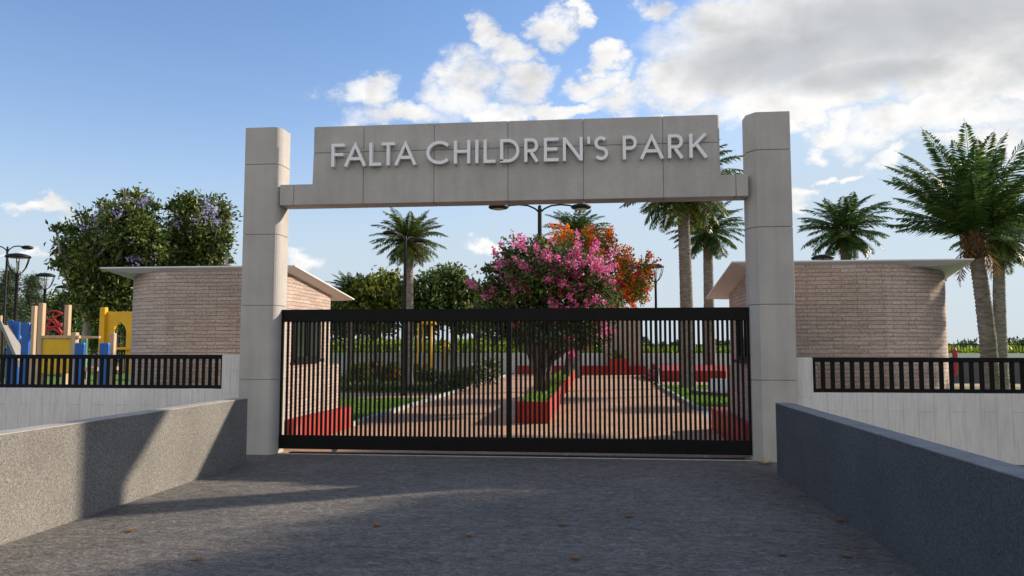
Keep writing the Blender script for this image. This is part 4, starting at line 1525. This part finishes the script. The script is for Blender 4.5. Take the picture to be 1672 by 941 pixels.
# yellow arch panel
Ya = PY + 1.0
xa, xb_ = at(169, 568, Ya).x, at(222, 568, Ya).x
zt, zb = at(180, 509, Ya).z, at(180, 610, Ya).z
xo0, xo1, za = at(184, 568, Ya).x, at(205, 568, Ya).x, at(195, 526, Ya).z
zo = at(195, 578, Ya).z
zs = at(195, 541, Ya).z
xm = (xo0 + xo1) / 2
archl = [(xo0, zo), (xo0, zs), (xo0 + (xm - xo0) * .25, zs + (za - zs) * .55), (xm, za)]
archr = [(xo1, zo), (xo1, zs), (xo1 + (xm - xo1) * .25, zs + (za - zs) * .55), (xm, za)]
mb = MB()
mb.prism([(xa, zb), (xa, zt), (xm, zt)] + archl[::-1] + [(xo0, zb)], Ya, Ya + .06, "y")
mb.prism([(xm, zt), (xb_, zt), (xb_, zb), (xo1, zb)] + archr, Ya, Ya + .06, "y")
mb.build("arch_panel", M["yellow"], ps, world=True)
mb = MB()
for i in range(5):
    x = xo0 + (xo1 - xo0) * (i + .5) / 5
    mb.tube([(x, Ya + .03, zb), (x, Ya + .03, zs + .05)], .012, 6)
mb.build("arch_bars", M["blackl"], ps, world=True)
MB().box(at(189, 568, Ya).x, xb_, Ya - .08, Ya - .03, at(195, 571, Ya).z, at(195, 567, Ya).z).build("yellow_rail", M["yellow"], ps, world=True)
sl = thing("play_slide", (-16.2, 20, 0), "blue topped slide with a grey chute at the left edge", "slide")
Ys = 19.8
MB().prism([(at(-8, 568, Ys).x, 0), (at(-8, 568, Ys).x, at(0, 522, Ys).z), (at(12, 568, Ys).x, at(0, 525, Ys).z), (at(13, 568, Ys).x, 0)][::-1], Ys + .4, Ys + .48, "y").build("blue_board", M["blue"], sl, bevel=.02, world=True)
p0, p1 = at(0, 533, Ys), at(30, 600, Ys)
mb = MB()
d = Vector((p1.x - p0.x, 0, p1.z - p0.z))
v = []
for q in (p0, p1):
    for dy, dz in ((0, .18), (0, 0), (.5, 0), (.5, .18), (.46, .18), (.46, .04), (.04, .04), (.04, .18)):
        v.append((q.x, Ys + dy, q.z + dz))
mb.add(v, [(i, (i + 1) % 8, 8 + (i + 1) % 8, 8 + i) for i in range(8)] + [tuple(range(8))[::-1], tuple(range(8, 16))])
mb.build("chute", M["grey_slide"], sl, world=True)
MB().box(p0.x - .1, p0.x, Ys, Ys + .1, 0, p0.z + .3).build("post", M["wood"], sl, bevel=.02, world=True)
# far play tower beyond the lawn
ft = thing("play_tower", (-8.6, 40, 0), "small yellow and blue play tower beyond the left lawn", "play tower")
Yt = 40
for px in (681, 690.5, 704):
    a = at(px, 568, Yt).x
    MB().tube([(a, Yt + .4 * (px % 2), 0), (a, Yt + .4 * (px % 2), at(px, 528, Yt).z)], .075, 10).build("post", M["yellow"], ft, world=True)
MB().box(at(684, 568, Yt).x, at(689, 568, Yt).x, Yt - .1, Yt - .04, .1, at(687, 575, Yt).z).build("blue_board", M["blue"], ft, world=True)
MB().box(at(677, 568, Yt).x, at(682, 568, Yt).x, Yt - .1, Yt - .04, .1, at(687, 577, Yt).z).build("yellow_board", M["yellow"], ft, world=True)
MB().lathe([(.5, 0), (.34, .25), (.1, .5), (.02, .62)], 12, (at(697, 568, Yt).x, Yt + .2, at(697, 530, Yt).z)).build("roof", M["yellow"], ft).data.transform(Matrix.Translation(-Vector(ft.location)))
ps2 = thing("play_post", pbase(728, 41), "yellow capped round bollard standing in the bed in front of the far wall", "bollard")
MB().lathe([(.13, 0), (.13, 1.55), (.16, 1.56), (.16, 1.62)], 14).build("shaft", M["wood"], ps2)
MB().lathe([(.2, 1.62), (.17, 1.75), (.06, 1.92), (.01, 1.97)], 14).build("cap", M["yellow"], ps2)

tb = pbase(1553, 30)
ty = thing("play_spinner", tb, "small red play panel on a dark post just past the kiosk's rounded corner", "play panel")
MB().tube([(0, 0, 0), (0, 0, 1.25)], .05, 10).build("post", M["blackl"], ty)
MB().prism([(.04, .55), (.18, .6), (.22, 1.1), (.2, 1.5), (.12, 1.6), (.02, 1.5), (.04, 1.26), (.1, 1.2)], -.04, .04, "y").build("panel", M["redp"], ty, bevel=.015)

# ------------------------------------------------------------------ fallen leaves
LV = [(215, 868, "curled brown leaf lying nearest the sunlit ramp wall"), (325, 915, "orange brown leaf on sunlit asphalt at the lower left"),
      (615, 860, "brown leaf on the driveway left of the gate's centre stile"), (765, 877, "dark brown leaf alone just below the middle of the driveway"),
      (920, 859, "brown leaf with a raised lobe in the middle of the driveway"), (1028, 845, "small brown leaf right of the middle, farthest up the open driveway"),
      (938, 914, "broad tan brown leaf close to the camera in the middle"), (1278, 908, "brown leaf near the dark ramp wall, lower right"),
      (1383, 911, "thin brown leaf at the foot of the dark ramp wall, lower right corner"), (1252, 760, "large tan leaf at the foot of the right pillar"),
      (1004, 746, "tan leaf lying just in front of the gate track"), (1011, 751, "tiny brown leaf close beside the tan leaf near the gate track"),
      (1256, 887, "tiny dark leaf between the two lower right leaves and the middle"), (1290, 785, "yellow speck of leaf by the gate end of the dark ramp wall"),
      (1307, 799, "yellow leaf fragment second along the foot of the dark ramp wall"), (1338, 814, "yellow leaf fragment third along the foot of the dark ramp wall"),
      (1353, 829, "brown leaf midway along the foot of the dark ramp wall"), (1372, 853, "dry brown leaf against the middle of the dark ramp wall's foot")]
for i, (px, py, lab) in enumerate(LV):
    q = gnd(px, py)
    rg = random.Random(200 + i)
    s = .042 if i not in (9,) else .078
    if i in (11, 12, 13, 14, 15):
        s = .024
    out = []
    for k in range(18):
        a = 2 * math.pi * k / 18
        r = s * (.62 + .38 * abs(math.cos(2.5 * a)) + rg.uniform(-.06, .06))
        out.append((r * math.cos(a) * 1.25, r * math.sin(a) * .8))
    bend = rg.uniform(1.5, 4.5)
    z = lambda x, y: .006 + abs(y) * abs(y) * 6 * bend / 2 + x * x * 2.2 * bend
    v = [(0, 0, z(0, 0))] + [(x * .5, y * .5, z(x * .5, y * .5)) for x, y in out] + [(x, y, z(x, y)) for x, y in out]
    f = [(0, 1 + k, 1 + (k + 1) % 18) for k in range(18)] + [(1 + k, 19 + k, 19 + (k + 1) % 18, 1 + (k + 1) % 18) for k in range(18)]
    mb = MB().add(v, f, True)
    mb.tube([(-s * 1.9, 0, .004), (-s, 0, z(-s, 0)), (s * .8, 0, z(s * .8, 0) + .001)], .0022, 5)
    o = mb.build("fallen_leaf", M["dleaf2"] if i in (9, 10, 13, 14, 15) else M["dleaf"])
    o.location = (q.x, q.y, .004)
    o.rotation_euler = (R(rg.uniform(-6, 6)), R(rg.uniform(-6, 6)), rg.uniform(-.7, .7))
    tag(o, lab, "leaf", "dry leaves fallen on the driveway")

# ------------------------------------------------------------------ light
SUN_DIR = Vector((1.0, 0.57, 0.514)).normalized()      # towards the sun
SUN_EL = math.asin(SUN_DIR.z)
SUN_ROT = math.atan2(SUN_DIR.x, SUN_DIR.y)
sd = bpy.data.lights.new("sun", "SUN")
sd.energy = 4.7
sd.angle = R(1.2)
sd.color = (1.0, 0.85, 0.68)
so = bpy.data.objects.new("sun", sd)
COL.objects.link(so)
so.rotation_euler = SUN_DIR.to_track_quat("Z", "Y").to_euler()

# ------------------------------------------------------------------ world: Nishita sky with procedural clouds at infinity
W = bpy.data.worlds.new("World")
S.world = W
W.use_nodes = True
nt = W.node_tree
nn, L = nt.nodes, nt.links
bg = nn["Background"]
sky = nn.new("ShaderNodeTexSky")
sky.sky_type = "NISHITA"
sky.sun_disc = False
sky.sun_elevation = SUN_EL
sky.sun_rotation = SUN_ROT
sky.air_density = 1.0
sky.dust_density = 0.5
sky.ozone_density = 1.6
tc = nn.new("ShaderNodeTexCoord")
sep = nn.new("ShaderNodeSeparateXYZ")
L.new(tc.outputs["Generated"], sep.inputs[0])


def mth(op, a, b=None, c=None, clamp=False):
    n = nn.new("ShaderNodeMath")
    n.operation = op
    n.use_clamp = clamp
    for i, x in enumerate((a, b, c)):
        if x is None:
            continue
        if isinstance(x, (int, float)):
            n.inputs[i].default_value = x
        else:
            L.new(x, n.inputs[i])
    return n.outputs[0]


vs = nn.new("ShaderNodeVectorMath")
vs.operation = "MULTIPLY"
vs.inputs[1].default_value = (1, 1, 1.5)
L.new(tc.outputs["Generated"], vs.inputs[0])
# ragged cloud edges: the cloud masses' outlines are displaced by turbulence
wn = nn.new("ShaderNodeTexNoise")
wn.inputs["Scale"].default_value = 9.0
wn.inputs["Detail"].default_value = 9.0
wn.inputs["Roughness"].default_value = .62
L.new(vs.outputs[0], wn.inputs["Vector"])
wsp = nn.new("ShaderNodeSeparateColor")
L.new(wn.outputs["Color"], wsp.inputs[0])
az = mth("ADD", mth("ARCTAN2", sep.outputs[0], sep.outputs[1]), mth("MULTIPLY", mth("SUBTRACT", wsp.outputs[0], .5), .17))
el = mth("ADD", mth("ARCSINE", sep.outputs[2]), mth("MULTIPLY", mth("SUBTRACT", wsp.outputs[1], .5), .13))


def smooth(x, a, b):
    n = nn.new("ShaderNodeMapRange")
    n.interpolation_type = "SMOOTHSTEP"
    n.inputs["From Min"].default_value = a
    n.inputs["From Max"].default_value = b
    L.new(x, n.inputs["Value"])
    return n.outputs["Result"]


az0, el0 = mth("ARCTAN2", sep.outputs[0], sep.outputs[1]), mth("ARCSINE", sep.outputs[2])


def blob_max(lst, az=az, el=el):
    out = None
    for (x, y, rx, ry) in lst:
        r = ray(x, y).normalized()
        a0, e0 = math.atan2(r.x, r.y), math.asin(r.z)
        k = math.cos(math.atan((x - 836) / _f)) ** 2
        sa, se = rx / _f * k / math.cos(e0), ry / _f * k
        u = mth("MULTIPLY", mth("SUBTRACT", az, a0), 1 / sa)
        v = mth("MULTIPLY", mth("SUBTRACT", el, e0), 1 / se)
        d = mth("SUBTRACT", 1.0, mth("ADD", mth("MULTIPLY", u, u), mth("MULTIPLY", v, v)))
        out = d if out is None else mth("MAXIMUM", out, d)
    return mth("MAXIMUM", out, -2.2)


BIG = [(1480, 40, 400, 125), (1240, 80, 190, 100), (1660, 90, 280, 90), (1130, 120, 90, 50), (1310, 160, 200, 40), (1900, 60, 400, 160)]
SMALL = [(582, 140, 50, 26), (655, 186, 110, 26), (760, 135, 62, 48), (800, 55, 26, 34), (828, 92, 34, 30), (860, 140, 45, 30), (820, 178, 60, 22), (900, 185, 70, 16), (893, 45, 30, 30), (932, 25, 14, 20),
         (985, 95, 34, 18), (985, 135, 45, 24), (1020, 165, 50, 22), (960, 180, 40, 12), (1450, 210, 110, 36), (1350, 208, 55, 22), (1590, 195, 110, 36), (1500, 185, 110, 22), (1640, 230, 80, 34),
         (1452, 262, 40, 18), (1390, 286, 26, 10), (1345, 290, 18, 9), (1308, 245, 26, 24), (1316, 322, 34, 14), (1560, 235, 60, 16), (45, 320, 75, 18), (115, 345, 55, 12), (490, 436, 42, 22),
         (800, 411, 42, 14), (1090, 185, 60, 16), (980, 0, 60, 12), (1075, 20, 40, 24), (40, 425, 50, 10), (1620, 155, 120, 18)]


def cl_noise(scale, detail, rough, dist, off=(0, 0, 0)):
    n = nn.new("ShaderNodeTexNoise")
    n.inputs["Scale"].default_value = scale
    n.inputs["Detail"].default_value = detail
    n.inputs["Roughness"].default_value = rough
    n.inputs["Distortion"].default_value = dist
    ad = nn.new("ShaderNodeVectorMath")
    ad.operation = "ADD"
    ad.inputs[1].default_value = off
    L.new(vs.outputs[0], ad.inputs[0])
    L.new(ad.outputs[0], n.inputs["Vector"])
    return n.outputs["Fac"]


n1 = cl_noise(13.0, 9.0, .6, .35)
n1b = cl_noise(13.0, 9.0, .6, .35, tuple(SUN_DIR * .018))
n3 = cl_noise(8.0, 4.0, .5, .3)
n3b = cl_noise(8.0, 4.0, .5, .3, tuple(SUN_DIR * .03))
n2 = cl_noise(5.0, 4.0, .5, .2, (3, 1, 2))
big, small = blob_max(BIG), blob_max(SMALL)
# broken cloud added to the unseen sky behind the camera, lifting neutral ambient light
behind = smooth(mth("MULTIPLY", sep.outputs[1], -1.0), -.15, .45)
dens = mth("MAXIMUM", mth("MULTIPLY", small, .95), mth("MULTIPLY", big, 1.5))
dens = mth("MAXIMUM", dens, mth("SUBTRACT", mth("MULTIPLY", behind, 2.9), 2.2))
dens = mth("ADD", dens, mth("MULTIPLY", mth("SUBTRACT", n1, .5), 2.0))
mask = mth("MULTIPLY", smooth(dens, -.42, .95), .97)
# thick middle of the big cloud is grey, its rims bright; puffs are lit from the sun's side
core = blob_max([(1500, 30, 400, 110), (1260, 95, 170, 60), (1420, 120, 180, 40), (1900, 40, 400, 120)], az0, el0)
thick = mth("MULTIPLY", smooth(mth("ADD", core, mth("MULTIPLY", mth("SUBTRACT", n2, .5), 1.4)), -.25, .95), .9)
lit = mth("MULTIPLY", mth("SUBTRACT", n3, n3b), mth("SUBTRACT", 1.3, mth("MULTIPLY", thick, 1.0)))
lit = mth("ADD", lit, mth("MULTIPLY", mth("SUBTRACT", n1, n1b), mth("SUBTRACT", .5, mth("MULTIPLY", thick, .5))))
shade = mth("ADD", mth("SUBTRACT", 1.0, mth("MULTIPLY", thick, .39)), lit)
shade = mth("MAXIMUM", mth("MINIMUM", shade, 1.08), .5)
CLOUD = 5.6
ccol = nn.new("ShaderNodeMix")
ccol.data_type = "RGBA"
L.new(thick, ccol.inputs[0])
ccol.inputs[6].default_value = (1.0, .985, .965, 1)
ccol.inputs[7].default_value = (.94, .965, 1.0, 1)
cm = nn.new("ShaderNodeVectorMath")
cm.operation = "SCALE"
L.new(ccol.outputs[2], cm.inputs[0])
L.new(mth("MULTIPLY", shade, CLOUD), cm.inputs["Scale"])
hs = nn.new("ShaderNodeHueSaturation")
hs.inputs["Saturation"].default_value = 1.0
hs.inputs["Value"].default_value = 1.0
tint = nn.new("ShaderNodeMix")
tint.data_type = "RGBA"
tint.blend_type = "MULTIPLY"
tint.inputs[0].default_value = 1.0
tint.inputs[7].default_value = (.92, 1.03, 1.21, 1)
L.new(sky.outputs[0], tint.inputs[6])
# pale moist air low over the horizon
hz = nn.new("ShaderNodeMix")
hz.data_type = "RGBA"
hz.inputs[7].default_value = (3.7, 4.15, 4.5, 1)
L.new(mth("MULTIPLY", mth("POWER", mth("SUBTRACT", 1.0, mth("MULTIPLY", mth("ABSOLUTE", sep.outputs[2]), 2.2), clamp=True), 2.0), .85), hz.inputs[0])
tsep = nn.new("ShaderNodeSeparateColor")
L.new(tint.outputs[2], tsep.inputs[0])
veil = nn.new("ShaderNodeMix")
veil.data_type = "RGBA"
veil.inputs[7].default_value = (3.5, 4.2, 4.85, 1)
L.new(mth("MULTIPLY", smooth(tsep.outputs[1], 2.6, 5.5), .85), veil.inputs[0])
L.new(tint.outputs[2], veil.inputs[6])
L.new(veil.outputs[2], hz.inputs[6])
L.new(hz.outputs[2], hs.inputs["Color"])
mix = nn.new("ShaderNodeMix")
mix.data_type = "RGBA"
L.new(mask, mix.inputs[0])
L.new(hs.outputs[0], mix.inputs[6])
L.new(cm.outputs[0], mix.inputs[7])
L.new(mix.outputs[2], bg.inputs["Color"])
bg.inputs["Strength"].default_value = 0.12

# ------------------------------------------------------------------ view
S.view_settings.view_transform = "Standard"
S.view_settings.look = "None"
S.view_settings.exposure = 0.5
S.view_settings.gamma = 1.0
S.view_settings.use_curve_mapping = False
S.cycles.max_bounces = 6
S.cycles.transparent_max_bounces = 8
S.cycles.use_denoising = True
